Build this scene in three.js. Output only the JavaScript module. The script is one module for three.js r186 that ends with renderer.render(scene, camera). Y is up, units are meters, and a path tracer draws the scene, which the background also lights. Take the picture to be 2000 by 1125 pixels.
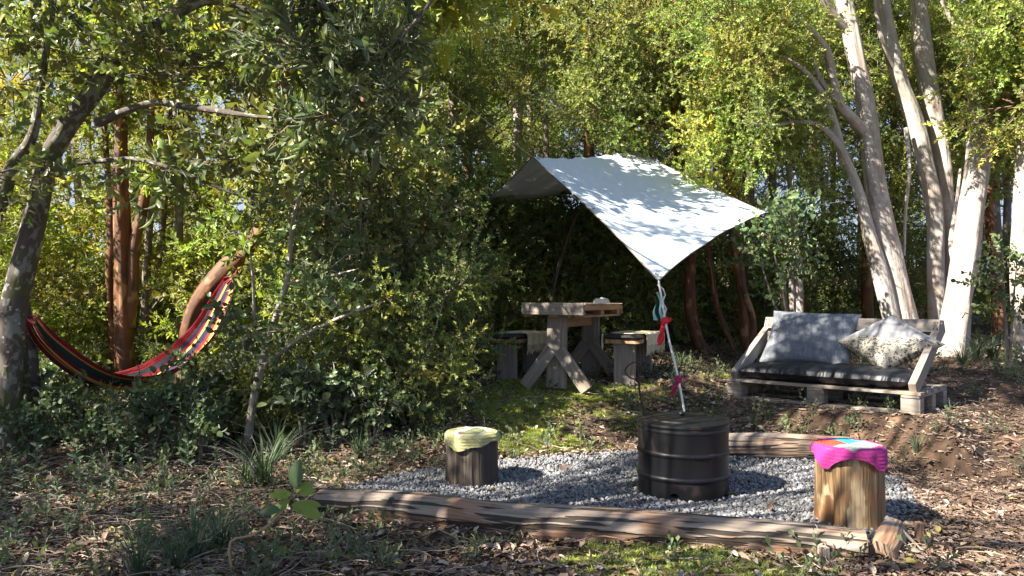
import * as THREE from 'three';
import { mergeGeometries, mergeVertices, toCreasedNormals } from 'three/addons/utils/BufferGeometryUtils.js';
import { RoundedBoxGeometry } from 'three/addons/geometries/RoundedBoxGeometry.js';
import { Brush, Evaluator, SUBTRACTION } from 'three-bvh-csg';

// ------------------------------------------------------------------ camera, sky, sun, exposure
const scene = new THREE.Scene();
const FPX = 1455, CAMY = 1.2, PITCH = Math.atan(27.5 / FPX);
const camera = new THREE.PerspectiveCamera(2 * Math.atan(562.5 / FPX) * 180 / Math.PI, 16 / 9, 0.05, 400);
camera.position.set(0, CAMY, 0);
camera.rotation.set(PITCH, 0, 0);
const SUN = new THREE.Vector3(-0.66, 0.66, 0.36).normalize();
{                                                                    // pale clear morning sky, brighter round the sun and towards the horizon
  const w = 256, h = 128, d = new Float32Array(w * h * 4);
  for (let y = 0; y < h; y++) for (let x = 0; x < w; x++) {
    const el = (y + 0.5) / h * Math.PI - Math.PI / 2, az = ((x + 0.5) / w - 0.5) * Math.PI * 2, dir = new THREE.Vector3(Math.cos(el) * Math.cos(az), Math.sin(el), Math.cos(el) * Math.sin(az));
    const up = Math.max(0, dir.y), hz = Math.pow(1 - up, 3), glow = Math.pow(Math.max(0, dir.dot(SUN)), 12) * 0.9 + Math.pow(Math.max(0, dir.dot(SUN)), 2) * 0.25, o = (y * w + x) * 4;
    const k = 0.235; d[o] = k * (0.30 + 0.46 * hz + glow); d[o + 1] = k * (0.50 + 0.37 * hz + glow * 0.93); d[o + 2] = k * (0.96 + 0.10 * hz + glow * 0.8); d[o + 3] = 1;
  }
  const t = new THREE.DataTexture(d, w, h, THREE.RGBAFormat, THREE.FloatType); t.mapping = THREE.EquirectangularReflectionMapping; t.magFilter = THREE.LinearFilter; t.needsUpdate = true;
  scene.background = t; scene.environment = t;
}
const sun = new THREE.DirectionalLight(new THREE.Color(1, 0.93, 0.81), 5);
sun.position.copy(SUN).multiplyScalar(40).add(new THREE.Vector3(0, 0, -6));
sun.target.position.set(0, 0, -6);
sun.castShadow = true;
sun.shadow.mapSize.set(4096, 4096);
Object.assign(sun.shadow.camera, { left: -16, right: 16, top: 16, bottom: -16, near: 1, far: 90 });
sun.shadow.bias = -0.0005;
scene.add(sun, sun.target);
const renderer = new THREE.WebGLRenderer({ antialias: true });
renderer.toneMapping = THREE.LinearToneMapping;
renderer.toneMappingExposure = 4.3;
renderer.shadowMap.enabled = true;

// ------------------------------------------------------------------ helpers
function rng(seed) {
  let a = seed >>> 0;
  return () => { a |= 0; a = a + 0x6D2B79F5 | 0; let t = Math.imul(a ^ a >>> 15, 1 | a); t = t + Math.imul(t ^ t >>> 7, 61 | t) ^ t; return ((t ^ t >>> 14) >>> 0) / 4294967296; };
}
const V = (x, y, z) => new THREE.Vector3(x, y, z);
const lerp = (a, b, t) => a + (b - a) * t;
const clamp = (x, a = 0, b = 1) => Math.min(b, Math.max(a, x));
const ss = (a, b, x) => { const t = clamp((x - a) / (b - a)); return t * t * (3 - 2 * t); };
const hash2 = (i, j, s) => { let h = Math.imul(i, 374761393) ^ Math.imul(j, 668265263) ^ Math.imul(s, 974634777); h = Math.imul(h ^ h >>> 13, 1274126177); return ((h ^ h >>> 16) >>> 0) / 4294967296; };
function vnoise(x, y, s = 1, per = 0, perY = per) {                              // value noise, repeating every per cells when per > 0
  const i = Math.floor(x), j = Math.floor(y), u = x - i, v = y - j, m = k => per ? ((k % per) + per) % per : k, w = k => perY ? ((k % perY) + perY) % perY : k;
  const a = u * u * (3 - 2 * u), b = v * v * (3 - 2 * v);
  return lerp(lerp(hash2(m(i), w(j), s), hash2(m(i + 1), w(j), s), a), lerp(hash2(m(i), w(j + 1), s), hash2(m(i + 1), w(j + 1), s), a), b);
}
function fbm(x, y, s = 1, oct = 4, per = 0) {
  let [qx, qy] = Array.isArray(per) ? per : [per, per], v = 0, a = 0.5, t = 0;
  for (let o = 0; o < oct; o++) { v += a * vnoise(x, y, s + o * 17, qx, qy); t += a; a *= 0.5; x *= 2; y *= 2; qx *= 2; qy *= 2; }
  return v / t;
}
// a pixel of the photograph gives a direction; d is the distance along the ground
function P(px, py, d) {
  const a = (px - 1000) / FPX, b = (562.5 - py) / FPX, c = Math.cos(PITCH), s = Math.sin(PITCH);
  const y = b * c + s, z = -c + b * s;
  return V(a / -z * d, CAMY + y / -z * d, -d);
}
const names = {};
function numbered(n) { const k = names[n] = (names[n] ?? -1) + 1; return k ? n + '_' + String(k).padStart(3, '0') : n; }
function tag(o, label, category, group, kind) { o.userData = { ...o.userData }; if (label) o.userData.label = label; if (category) o.userData.category = category; if (group) o.userData.group = group; if (kind) o.userData.kind = kind; return o; }
function thing(name, label, category, pos = V(0, 0, 0), turn = 0, group) {
  const g = new THREE.Group(); g.name = numbered(name); g.position.copy(pos); g.rotation.y = turn; scene.add(g);
  return tag(g, label, category, group);
}
function part(parent, name, geo, mat) {
  const m = new THREE.Mesh(geo, mat); m.name = parent === scene ? numbered(name) : name; m.castShadow = m.receiveShadow = true; parent.add(m); return m;
}
function inst(parent, name, geo, mat, mats, cols) {
  const m = new THREE.InstancedMesh(geo, mat, mats.length); m.name = parent === scene ? numbered(name) : name;
  mats.forEach((x, i) => m.setMatrixAt(i, x));
  if (cols) cols.forEach((c, i) => m.setColorAt(i, c));
  m.castShadow = m.receiveShadow = true; m.userData.kind = 'stuff'; parent.add(m); return m;
}
function copyOf(o, label) { const c = o.clone(); c.name = numbered(o.name.replace(/_\d{3}$/, '')); c.userData = { ...o.userData }; if (label) c.userData.label = label; scene.add(c); return c; }

// ------------------------------------------------------------------ textures
const toS = c => Math.round(255 * (c <= 0.0031308 ? 12.92 * c : 1.055 * Math.pow(c, 1 / 2.4) - 0.055));
function tex(w, h, fn, srgb = true) {
  const d = new Uint8Array(w * h * 4);
  for (let y = 0; y < h; y++) for (let x = 0; x < w; x++) {
    const c = fn(x / w, y / h), o = (y * w + x) * 4;
    for (let k = 0; k < 3; k++) d[o + k] = srgb ? toS(clamp(c[k])) : Math.round(255 * clamp(c[k]));
    d[o + 3] = 255;
  }
  const t = new THREE.DataTexture(d, w, h); t.wrapS = t.wrapT = THREE.RepeatWrapping; t.magFilter = THREE.LinearFilter; t.minFilter = THREE.LinearMipmapLinearFilter; t.generateMipmaps = true;
  if (srgb) t.colorSpace = THREE.SRGBColorSpace; t.needsUpdate = true; return t;
}
const mix3 = (a, b, t) => [lerp(a[0], b[0], t), lerp(a[1], b[1], t), lerp(a[2], b[2], t)];
const grey = v => [v, v, v];
function pairTex(n, fc, fb) { return { map: tex(n, n, fc), bumpMap: tex(n >> 1, n >> 1, (u, v) => grey(fb(u, v)), false) }; }
function mat(o) { return new THREE.MeshStandardMaterial({ roughness: 0.85, ...o }); }

// bark: one tile is one metre
const palebark = pairTex(320, (u, v) => {
  let c = mix3([0.27, 0.22, 0.19], [0.52, 0.48, 0.44], fbm(u * 8, v * 5, 3, 4, [8, 5]));
  const st = fbm(u * 24, v * 4, 9, 3, [24, 4]), b = fbm(u * 5, v * 5, 21, 4, [5, 5]);
  c = mix3(c, [0.30, 0.21, 0.16], ss(0.60, 0.74, st) * 0.7);
  c = mix3(c, [0.50, 0.36, 0.27], ss(0.57, 0.66, b) * 0.4);
  c = mix3(c, [0.26, 0.25, 0.22], ss(0.56, 0.66, fbm(u * 20, v * 20, 33, 3, [20, 20])) * 0.55);
  return c;
}, (u, v) => fbm(u * 24, v * 4, 9, 3, [24, 4]) * 0.6 + fbm(u * 5, v * 5, 21, 4, [5, 5]) * 0.5);
const cinnamon = pairTex(320, (u, v) => {
  let c = mix3([0.085, 0.03, 0.012], [0.19, 0.07, 0.022], fbm(u * 6, v * 6, 43, 4, [6, 6]));
  c = mix3(c, [0.30, 0.16, 0.075], ss(0.60, 0.66, fbm(u * 5, v * 4, 51, 4, [5, 4])) * 0.8);
  c = mix3(c, [0.05, 0.022, 0.014], ss(0.52, 0.66, fbm(u * 22, v * 4, 57, 3, [22, 4])) * 0.7);
  return c;
}, (u, v) => fbm(u * 5, v * 4, 51, 4, [5, 4]));
const lichen = pairTex(320, (u, v) => {
  let c = mix3([0.05, 0.04, 0.032], [0.14, 0.115, 0.095], fbm(u * 12, v * 6, 63, 4, [12, 6]));
  c = mix3(c, [0.09, 0.105, 0.03], ss(0.5, 0.66, fbm(u * 6, v * 6, 71, 4, [6, 6])) * 0.8);
  c = mix3(c, [0.22, 0.225, 0.195], ss(0.64, 0.74, fbm(u * 11, v * 9, 75, 5, [11, 9])) * 0.85);
  c = mix3(c, [0.45, 0.45, 0.4], ss(0.68, 0.74, fbm(u * 24, v * 24, 79, 3, [24, 24])) * 0.7);
  return c;
}, (u, v) => fbm(u * 18, v * 6, 63, 4, [18, 6]));
const greybark = pairTex(256, (u, v) => {
  let c = mix3([0.10, 0.075, 0.055], [0.26, 0.21, 0.17], fbm(u * 16, v * 5, 83, 4, [16, 5]));
  c = mix3(c, [0.40, 0.39, 0.34], ss(0.6, 0.7, fbm(u * 9, v * 9, 87, 3, [9, 9])) * 0.6);
  return c;
}, (u, v) => fbm(u * 16, v * 5, 83, 4, [16, 5]));
const weathered = pairTex(512, (u, v) => {                            // planks: v along the grain
  const g = fbm(u * 60 + 3 * fbm(u * 4, v * 3, 97, 2, 3), v * 3, 91, 3, [60, 3]);
  let c = mix3([0.13, 0.105, 0.085], [0.33, 0.29, 0.25], g);
  c = mix3(c, [0.36, 0.25, 0.16], ss(0.5, 0.75, fbm(u * 4, v * 2, 95, 3, [4, 2])) * 0.5);
  return c;
}, (u, v) => fbm(u * 60, v * 3, 91, 3, [60, 3]));
const brownwood = pairTex(320, (u, v) => {
  const g = fbm(u * 50 + 3 * fbm(u * 4, v * 3, 107, 2, 3), v * 3, 101, 3, [50, 3]);
  return mix3([0.18, 0.095, 0.045], [0.46, 0.28, 0.15], g);
}, (u, v) => fbm(u * 50, v * 3, 101, 3, [50, 3]));
const logwood = pairTex(640, (u, v) => {
  const g = fbm(u * 130 + 4 * fbm(u * 6, v * 4, 117, 2, [6, 4]), v * 6, 111, 4, [130, 6]);
  let c = mix3([0.065, 0.040, 0.026], [0.32, 0.215, 0.145], ss(0.2, 0.8, g));
  c = mix3(c, [0.26, 0.22, 0.185], ss(0.45, 0.62, fbm(u * 9, v * 4, 113, 5, [9, 4])) * 0.7);
  c = mix3(c, [0.26, 0.12, 0.06], ss(0.60, 0.70, fbm(u * 8, v * 3, 115, 4, [8, 3])) * 0.5);
  c = mix3(c, [0.014, 0.009, 0.006], ss(0.62, 0.66, fbm(u * 46, v * 3, 119, 3, [46, 3])) * 0.9);
  return c;
}, (u, v) => 0.6 * fbm(u * 130, v * 6, 111, 4, [130, 6]) - 0.8 * ss(0.62, 0.66, fbm(u * 46, v * 3, 119, 3, [46, 3])) + 0.4);
const goldwood = pairTex(640, (u, v) => {
  const g = fbm(u * 110 + 4 * fbm(u * 6, v * 4, 127, 2, [6, 4]), v * 6, 121, 4, [110, 6]);
  let c = mix3([0.09, 0.048, 0.02], [0.27, 0.175, 0.085], ss(0.2, 0.8, g));
  c = mix3(c, [0.045, 0.027, 0.015], ss(0.52, 0.64, fbm(u * 12, v * 4, 123, 5, [12, 4])) * 0.75);
  c = mix3(c, [0.40, 0.30, 0.18], ss(0.60, 0.66, fbm(u * 14, v * 6, 129, 5, [14, 6])) * 0.8);
  c = mix3(c, [0.20, 0.085, 0.03], ss(0.6, 0.7, fbm(u * 7, v * 5, 125, 4, [7, 5])) * 0.6);
  return c;
}, (u, v) => fbm(u * 110, v * 6, 121, 4, [110, 6]));
const darkstump = pairTex(320, (u, v) => {
  const g = fbm(u * 40, v * 3, 131, 4, [40, 3]);
  let c = mix3([0.018, 0.013, 0.010], [0.085, 0.065, 0.05], g);
  c = mix3(c, [0.20, 0.15, 0.11], ss(0.64, 0.74, fbm(u * 44, v * 2, 137, 3, [44, 2])) * 0.7);
  return c;
}, (u, v) => fbm(u * 40, v * 3, 131, 4, [40, 3]));
const M = {
  pale: mat({ ...palebark, bumpScale: 0.028, roughness: 0.8 }), cinnamon: mat({ ...cinnamon, bumpScale: 0.006, roughness: 0.7 }),
  lichen: mat({ ...lichen, bumpScale: 0.012, roughness: 0.95 }), grey: mat({ ...greybark, bumpScale: 0.01, roughness: 0.95 }),
  plank: mat({ ...weathered, bumpScale: 0.002 }), brown: mat({ ...brownwood, bumpScale: 0.002 }), log: mat({ ...logwood, bumpScale: 0.01 }),
  gold: mat({ ...goldwood, bumpScale: 0.006, roughness: 0.6 }), dark: mat({ ...darkstump, bumpScale: 0.02, roughness: 0.9 }),
};
function leafMat(o = {}) { return new THREE.MeshPhysicalMaterial({ vertexColors: true, roughness: 1, transmission: 0.5, thickness: 0, clearcoat: 0.35, clearcoatRoughness: 0.4, side: THREE.DoubleSide, ...o }); }
M.leaf = leafMat();
M.glossleaf = leafMat({ clearcoat: 0.7, clearcoatRoughness: 0.32, transmission: 0.38 });
M.dryleaf = mat({ vertexColors: true, side: THREE.DoubleSide, roughness: 0.75 });

// ------------------------------------------------------------------ terrain
const SOFA = { x: 2.76, z: -6.43, a: -43 * Math.PI / 180, y: 0.345 };
function H(x, z) {
  const d = -z;
  let r = d < 4.95 ? 0 : d < 7.1 ? 0.2 * (d - 4.95) : 0.43 + 0.05 * (d - 7.1);
  r *= lerp(0.25, 1, ss(-2.3, -0.2, x));
  r += 0.12 * ss(2.4, 5, x) * ss(3.2, 6, d);
  r += 0.6 * ss(14, 30, d);
  r += (vnoise(x * 1.3, z * 1.3, 5) - 0.5) * 0.05 + (vnoise(x * 4, z * 4, 6) - 0.5) * 0.02;
  const c = Math.cos(SOFA.a), s = Math.sin(SOFA.a), dx = x - SOFA.x, dz = z - SOFA.z;
  const lx = c * dx - s * dz, lz = s * dx + c * dz;
  const out = Math.max(Math.abs(lx) - 0.86, Math.abs(lz) - 0.46);
  r = lerp(SOFA.y - 0.004, r + 0.05 * (fbm(x * 5, z * 5, 15, 3) - 0.5), ss(0, 0.36, out - 0.05 + 0.22 * (fbm(x * 3.1, z * 3.1, 16, 3) - 0.35)));
  const g = gravelIn(x, z);
  if (g > -0.4) r = lerp(r, 0.045 + 0.06 * ss(4.9, 5.6, d), ss(-0.3, 0.02, g));
  return r;
}
const GP = [[-1.02, -4.14], [-1.02, -4.6], [-0.72, -5.02], [-0.1, -5.28], [0.6, -5.42], [1.2, -5.5], [2.45, -5.42], [2.5, -4.8], [2.3, -4.2], [1.95, -3.75], [1.72, -3.44]];
function gravelIn(x, z) {                                            // > 0 inside the gravel bed: distance to its edge
  let inside = false, dist = 1e9;
  for (let i = 0, j = GP.length - 1; i < GP.length; j = i++) {
    const [xi, zi] = GP[i], [xj, zj] = GP[j];
    if ((zi > z) !== (zj > z) && x < (xj - xi) * (z - zi) / (zj - zi) + xi) inside = !inside;
    const t = clamp(((x - xi) * (xj - xi) + (z - zi) * (zj - zi)) / ((xj - xi) ** 2 + (zj - zi) ** 2));
    dist = Math.min(dist, Math.hypot(x - xi - t * (xj - xi), z - zi - t * (zj - zi)));
  }
  return inside ? dist : -dist;
}
function mossAt(x, z) {
  const n = fbm(x * 1.7 + 3, z * 1.7, 141, 3);
  let m = Math.exp(-(((x - 0.75) / 0.75) ** 2 + ((z + 3.42) / 0.34) ** 2)) * 1.1;
  m = Math.max(m, Math.exp(-(((x - 0.15) / 0.75) ** 2 + ((z + 5.65) / 0.3) ** 2)));
  m = Math.max(m, 0.85 * Math.exp(-(((x - 0.6) / 1.3) ** 2 + ((z + 6.5) / 0.8) ** 2)));
  m = Math.max(m, 0.6 * Math.exp(-(((x - 1.9) / 0.7) ** 2 + ((z + 7.4) / 0.8) ** 2)));
  return ss(0.30, 0.62, m * 0.75 + (n - 0.5) * 0.9) ;
}
{
  const xs = [], zs = [];
  for (let x = -60; x < -9; x += 3) xs.push(x); for (let x = -9; x < -1.4; x += 0.1) xs.push(x); for (let x = -1.4; x < 5; x += 0.05) xs.push(x); for (let x = 5; x < 9; x += 0.1) xs.push(x); for (let x = 9; x <= 60; x += 3) xs.push(x);
  for (let z = 20; z > -2.6; z -= 1.5) zs.push(z); for (let z = -2.6; z > -7.6; z -= 0.05) zs.push(z); for (let z = -7.6; z > -11; z -= 0.1) zs.push(z); for (let z = -11; z >= -70; z -= 2) zs.push(z);
  const pos = [], uv = [], col = [], idx = [];
  for (const z of zs) for (const x of xs) {
    pos.push(x, H(x, z), z); uv.push(x / 1.5, z / 1.5);
    const m = mossAt(x, z), e = fbm(x * 2, z * 2, 151, 4);
    let c = mix3([0.6, 0.52, 0.46], [1.1, 0.95, 0.8], e);
    c = mix3(c, [0.75, 0.95, 0.22], m);
    col.push(...c);
  }
  const w = xs.length;
  for (let j = 0; j + 1 < zs.length; j++) for (let i = 0; i + 1 < w; i++) { const a = j * w + i; idx.push(a, a + 1, a + w, a + 1, a + w + 1, a + w); }
  const g = new THREE.BufferGeometry();
  g.setAttribute('position', new THREE.Float32BufferAttribute(pos, 3)); g.setAttribute('uv', new THREE.Float32BufferAttribute(uv, 2)); g.setAttribute('color', new THREE.Float32BufferAttribute(col, 3)); g.setIndex(idx); g.computeVertexNormals();
  const t = pairTex(320, (u, v) => {
    const f = fbm(u * 40, v * 40, 161, 3, [40, 40]), k = fbm(u * 12, v * 12, 165, 3, [12, 12]);
    return mix3(mix3([0.022, 0.014, 0.009], [0.11, 0.075, 0.05], f), [0.19, 0.13, 0.09], ss(0.6, 0.75, k) * 0.6);
  }, (u, v) => fbm(u * 40, v * 40, 161, 3, [40, 40]));
  const gr = part(scene, 'forest_floor', g, mat({ ...t, bumpScale: 0.02, vertexColors: true, roughness: 1 }));
  tag(gr, 'dark earth forest floor with dead leaves and moss', 'ground', null, 'structure');
}

// ------------------------------------------------------------------ tubes, boards, leaves
function tube(pts, radii, o = {}) {                                  // tapered tube along points; uv in metres; rough = relative unevenness
  const { n = 8, seg = 0, rough = 0, seed = 1, cap = true, flute = 0, grain = 0 } = o;
  const curve = pts.length > 2 ? new THREE.CatmullRomCurve3(pts, false, 'centripetal') : new THREE.LineCurve3(pts[0], pts[1]);
  const L = curve.getLength(), N = seg || Math.max(2, Math.ceil(L / (o.step || 0.2)));
  const pos = [], uv = [], idx = []; let nrm = V(0, 0, 1), prev = null;
  for (let i = 0; i <= N; i++) {
    const t = i / N, p = curve.getPoint(t), tan = curve.getTangent(t).normalize();
    if (!prev) { nrm = Math.abs(tan.z) < 0.9 ? V(0, 0, 1) : V(1, 0, 0); }
    nrm.sub(tan.clone().multiplyScalar(nrm.dot(tan))).normalize(); prev = tan;
    const bin = tan.clone().cross(nrm), f = t * (radii.length - 1), k = Math.min(radii.length - 2, Math.floor(f));
    const R = radii.length === 1 ? radii[0] : lerp(radii[k], radii[k + 1], f - k);
    for (let j = 0; j <= n; j++) {
      const a = j / n * Math.PI * 2, jj = j % n;
      let r = R * (1 + rough * 2 * (vnoise(Math.cos(a) * 1.3 + 10 + t * L * 1.7, Math.sin(a) * 1.3 + 10 + t * L * 1.1, seed) - 0.5));
      if (grain) r *= 1 + grain * (fbm((jj / n) * 22, t * L * 1.6, seed + 9, 2, [22, 0]) - 0.5) * 2 + grain * 0.8 * (fbm((jj / n) * 6, t * L * 5, seed + 19, 3, [6, 0]) - 0.5);
      if (flute) r *= 1 + flute * Math.sin(a * 3 + seed + t * 2) + flute * 0.6 * Math.sin(a * 5 + seed * 2 - t * 3);
      const q = p.clone().addScaledVector(nrm, Math.cos(a) * r).addScaledVector(bin, Math.sin(a) * r);
      pos.push(q.x, q.y, q.z); uv.push(j / n * Math.max(0.12, 2 * Math.PI * Math.max(...radii)) + seed * 0.37, t * L + seed * 0.61);
    }
  }
  for (let i = 0; i < N; i++) for (let j = 0; j < n; j++) { const a = i * (n + 1) + j, b = a + n + 1; idx.push(a, a + 1, b, a + 1, b + 1, b); }
  if (cap) for (const [i, flip] of [[0, 1], [N, 0]]) {
    const p = curve.getPoint(i / N), c = pos.length / 3; pos.push(p.x, p.y, p.z); uv.push(0.5, 0.5);
    const ring = c + 1;
    for (let j = 0; j <= n; j++) { const s = (i * (n + 1) + j) * 3; pos.push(pos[s], pos[s + 1], pos[s + 2]); uv.push(0.5 + 0.1 * Math.cos(j / n * 6.283), 0.5 + 0.1 * Math.sin(j / n * 6.283)); }
    for (let j = 0; j < n; j++) flip ? idx.push(c, ring + j + 1, ring + j) : idx.push(c, ring + j, ring + j + 1);
  }
  const g = new THREE.BufferGeometry(); g.setAttribute('position', new THREE.Float32BufferAttribute(pos, 3)); g.setAttribute('uv', new THREE.Float32BufferAttribute(uv, 2)); g.setIndex(idx); g.computeVertexNormals();
  // join the seam's normals
  const na = g.attributes.normal; for (let i = 0; i <= N; i++) { const a = i * (n + 1), b = a + n; const x = V(na.getX(a) + na.getX(b), na.getY(a) + na.getY(b), na.getZ(a) + na.getZ(b)).normalize(); na.setXYZ(a, x.x, x.y, x.z); na.setXYZ(b, x.x, x.y, x.z); }
  return g;
}
let boardSeed = 1;
function board(w, h, l, x = 0, y = 0, z = 0, rot = null, bevel = 0.004) {   // a plank with eased edges; uv: v runs along its longest side
  let g = new RoundedBoxGeometry(w, h, l, 1, Math.min(bevel, w / 3, h / 3, l / 3));
  const p = g.attributes.position, nn = g.attributes.normal, s = ++boardSeed, ax = w >= h && w >= l ? 0 : h >= l ? 1 : 2, U = [];
  for (let i = 0; i < p.count; i++) {
    const q = [p.getX(i), p.getY(i), p.getZ(i)], m = [Math.abs(nn.getX(i)), Math.abs(nn.getY(i)), Math.abs(nn.getZ(i))];
    const o = [0, 1, 2].filter(k => k !== ax), side = m[o[0]] > m[o[1]] ? o[1] : o[0];
    U.push(q[side] + s * 0.271, q[ax] + s * 0.387);
  }
  g.setAttribute('uv', new THREE.Float32BufferAttribute(U, 2));
  if (rot) g.applyMatrix4(new THREE.Matrix4().makeRotationFromEuler(new THREE.Euler(...rot)));
  g.translate(x, y, z); return g;
}
function beam(a, b, w, t, up = V(0, 1, 0)) {                         // a plank from a to b, w wide across up x dir, t thick
  const d = b.clone().sub(a), l = d.length(); d.normalize();
  const side = up.clone().cross(d).normalize(), u = d.clone().cross(side);
  const g = board(w, t, l), m = new THREE.Matrix4().makeBasis(side, u, d); m.setPosition(a.clone().add(b).multiplyScalar(0.5)); g.applyMatrix4(m); return g;
}
// raw triangle lists with vertex colours for leaves
class Tri {
  constructor() { this.p = []; this.c = []; this.i = []; }
  leaf(m, l, w, col, o = {}) {                                       // lies along +y from the origin of m, face to +z
    const { fold = 0.18, droop = 0.15, wave = 0, seg = 2 } = o, k0 = this.p.length / 3, v = V(0, 0, 0);
    const put = (x, y, z) => { v.set(x, y, z).applyMatrix4(m); this.p.push(v.x, v.y, v.z); this.c.push(...col); return this.p.length / 3 - 1; };
    if (seg === 0) { const z = -droop * l * 0.25, f = fold * w; const b = put(0, 0, 0), L = put(-w / 2, l * 0.48, z + f), r = put(w / 2, l * 0.48, z + f), t = put(0, l, -droop * l); this.i.push(b, r, t, b, t, L); return k0; }
    const prof = seg === 1 ? [0.55] : seg === 2 ? [0.3, 0.66] : [0.15, 0.4, 0.65, 0.87];
    const wid = seg === 1 ? [1] : seg === 2 ? [0.92, 0.86] : [0.62, 1, 0.9, 0.5];
    const b = put(0, 0, 0); let last = null;
    prof.forEach((t, q) => {
      const hw = w / 2 * wid[q], z = -droop * l * t * t, L = put(-hw, l * t, z + fold * w * wid[q] + wave * l * Math.sin(q * 2.4)), C = put(0, l * t, z), R = put(hw, l * t, z + fold * w * wid[q] - wave * l * Math.sin(q * 2)); 
      if (!last) this.i.push(b, R, C, b, C, L); else { const [a, c, r] = last; this.i.push(c, r, R, c, R, C, a, c, C, a, C, L); }
      last = [L, C, R];
    });
    const tp = put(0, l, -droop * l), [a, c, r] = last; this.i.push(c, r, tp, a, c, tp); return k0;
  }
  twig(a, b, r, col, r2 = r * 0.6) {
    const d = b.clone().sub(a).normalize(), s = (Math.abs(d.y) < 0.9 ? V(0, 1, 0) : V(1, 0, 0)).cross(d).normalize(), t = d.clone().cross(s), k = this.p.length / 3;
    for (const [p, q] of [[a, r], [b, r2]]) for (let j = 0; j < 3; j++) { const e = j * 2.0944, x = p.clone().addScaledVector(s, Math.cos(e) * q).addScaledVector(t, Math.sin(e) * q); this.p.push(x.x, x.y, x.z); this.c.push(...col); }
    for (let j = 0; j < 3; j++) { const n = (j + 1) % 3; this.i.push(k + j, k + n, k + 3 + j, k + n, k + 3 + n, k + 3 + j); }
  }
  geo() { const g = new THREE.BufferGeometry(); g.setAttribute('position', new THREE.Float32BufferAttribute(this.p, 3)); g.setAttribute('color', new THREE.Float32BufferAttribute(this.c, 3)); g.setIndex(this.i); g.computeVertexNormals(); return g; }
}
const Q = new THREE.Quaternion(), UP = V(0, 1, 0);
function aim(pos, dir, roll, s) {                                    // matrix that turns +y to dir
  const q = new THREE.Quaternion().setFromUnitVectors(UP, dir), r = new THREE.Quaternion().setFromAxisAngle(UP, roll);
  return new THREE.Matrix4().compose(pos, q.multiply(r), typeof s === 'number' ? V(s, s, s) : s);
}
function rdir(R) { const z = R() * 2 - 1, a = R() * 6.2832, r = Math.sqrt(1 - z * z); return V(r * Math.cos(a), z, r * Math.sin(a)); }
function sprig(T, base, dir, len, n, ll, lw, col, R, o = {}) {        // leaves in pairs and turns round a thin twig
  const { spread = 0.9, vary = 0.35, seg = 2, twig = [0.13, 0.08, 0.05], start = 0.12 } = o;
  const side = rdir(R).cross(dir).normalize(), end = base.clone().addScaledVector(dir, len).addScaledVector(side, len * 0.15 * (R() - 0.5)).add(V(0, -len * 0.06, 0));
  T.twig(base, end, Math.max(0.0012, len * 0.006), twig);
  for (let i = 0; i < n; i++) {
    const t = start + (1 - start) * i / (n - 1), p = base.clone().lerp(end, t), a = i * 2.4 + R() * 0.6;
    const out = side.clone().applyAxisAngle(dir, a), sp = spread * (1 - 0.55 * t) + 0.25 * (R() - 0.5);
    const d = dir.clone().multiplyScalar(Math.cos(sp)).addScaledVector(out, Math.sin(sp)).normalize();
    const f = 1 + vary * (R() - 0.5) * 2, h = (R() - 0.5) * 0.25;
    const m = aim(p, d, 0, 1), faceUp = new THREE.Matrix4();
    // roll the blade so that its face looks up
    const z = V(0, 1, 0).addScaledVector(rdir(R), 0.7); z.sub(d.clone().multiplyScalar(z.dot(d))).normalize(); const x = d.clone().cross(z).normalize();
    faceUp.makeBasis(x, d, z); faceUp.setPosition(p);
    T.leaf(faceUp, ll * f * (0.75 + 0.25 * R()), lw * f, [col[0] * (1 + h + 0.25 * (R() - 0.4)), col[1] * (1 + h), col[2] * (1 + h)], { fold: 0.12 + 0.2 * R(), droop: 0.1 + 0.25 * R(), seg });
  }
  return end;
}
function makeSprig(seed, len, n, ll, lw, col, o) { const T = new Tri(); sprig(T, V(0, 0, 0), V(0, 1, 0), len, n, ll, lw, col, rng(seed), o); return T.geo(); }
function makeSpray(seed, len, subs, n, ll, lw, col, seg = 0) {        // a forked twig of several sprigs
  const T = new Tri(), R = rng(seed), tip = V(0, len, 0); T.twig(V(0, 0, 0), tip.clone().multiplyScalar(0.9), len * 0.008, [0.13, 0.08, 0.05]);
  for (let i = 0; i < subs; i++) {
    const t = 0.1 + 0.8 * i / (subs - 1), a = i * 2.4 + R(), sp = i === subs - 1 ? 0.1 : 0.6 + 0.5 * R(), d = V(Math.sin(sp) * Math.cos(a), Math.cos(sp), Math.sin(sp) * Math.sin(a));
    sprig(T, V(0, len * t, 0), d, len * (0.5 - 0.15 * t) * (0.8 + 0.4 * R()), n, ll, lw, col, R, { seg });
  }
  return T.geo();
}
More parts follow.
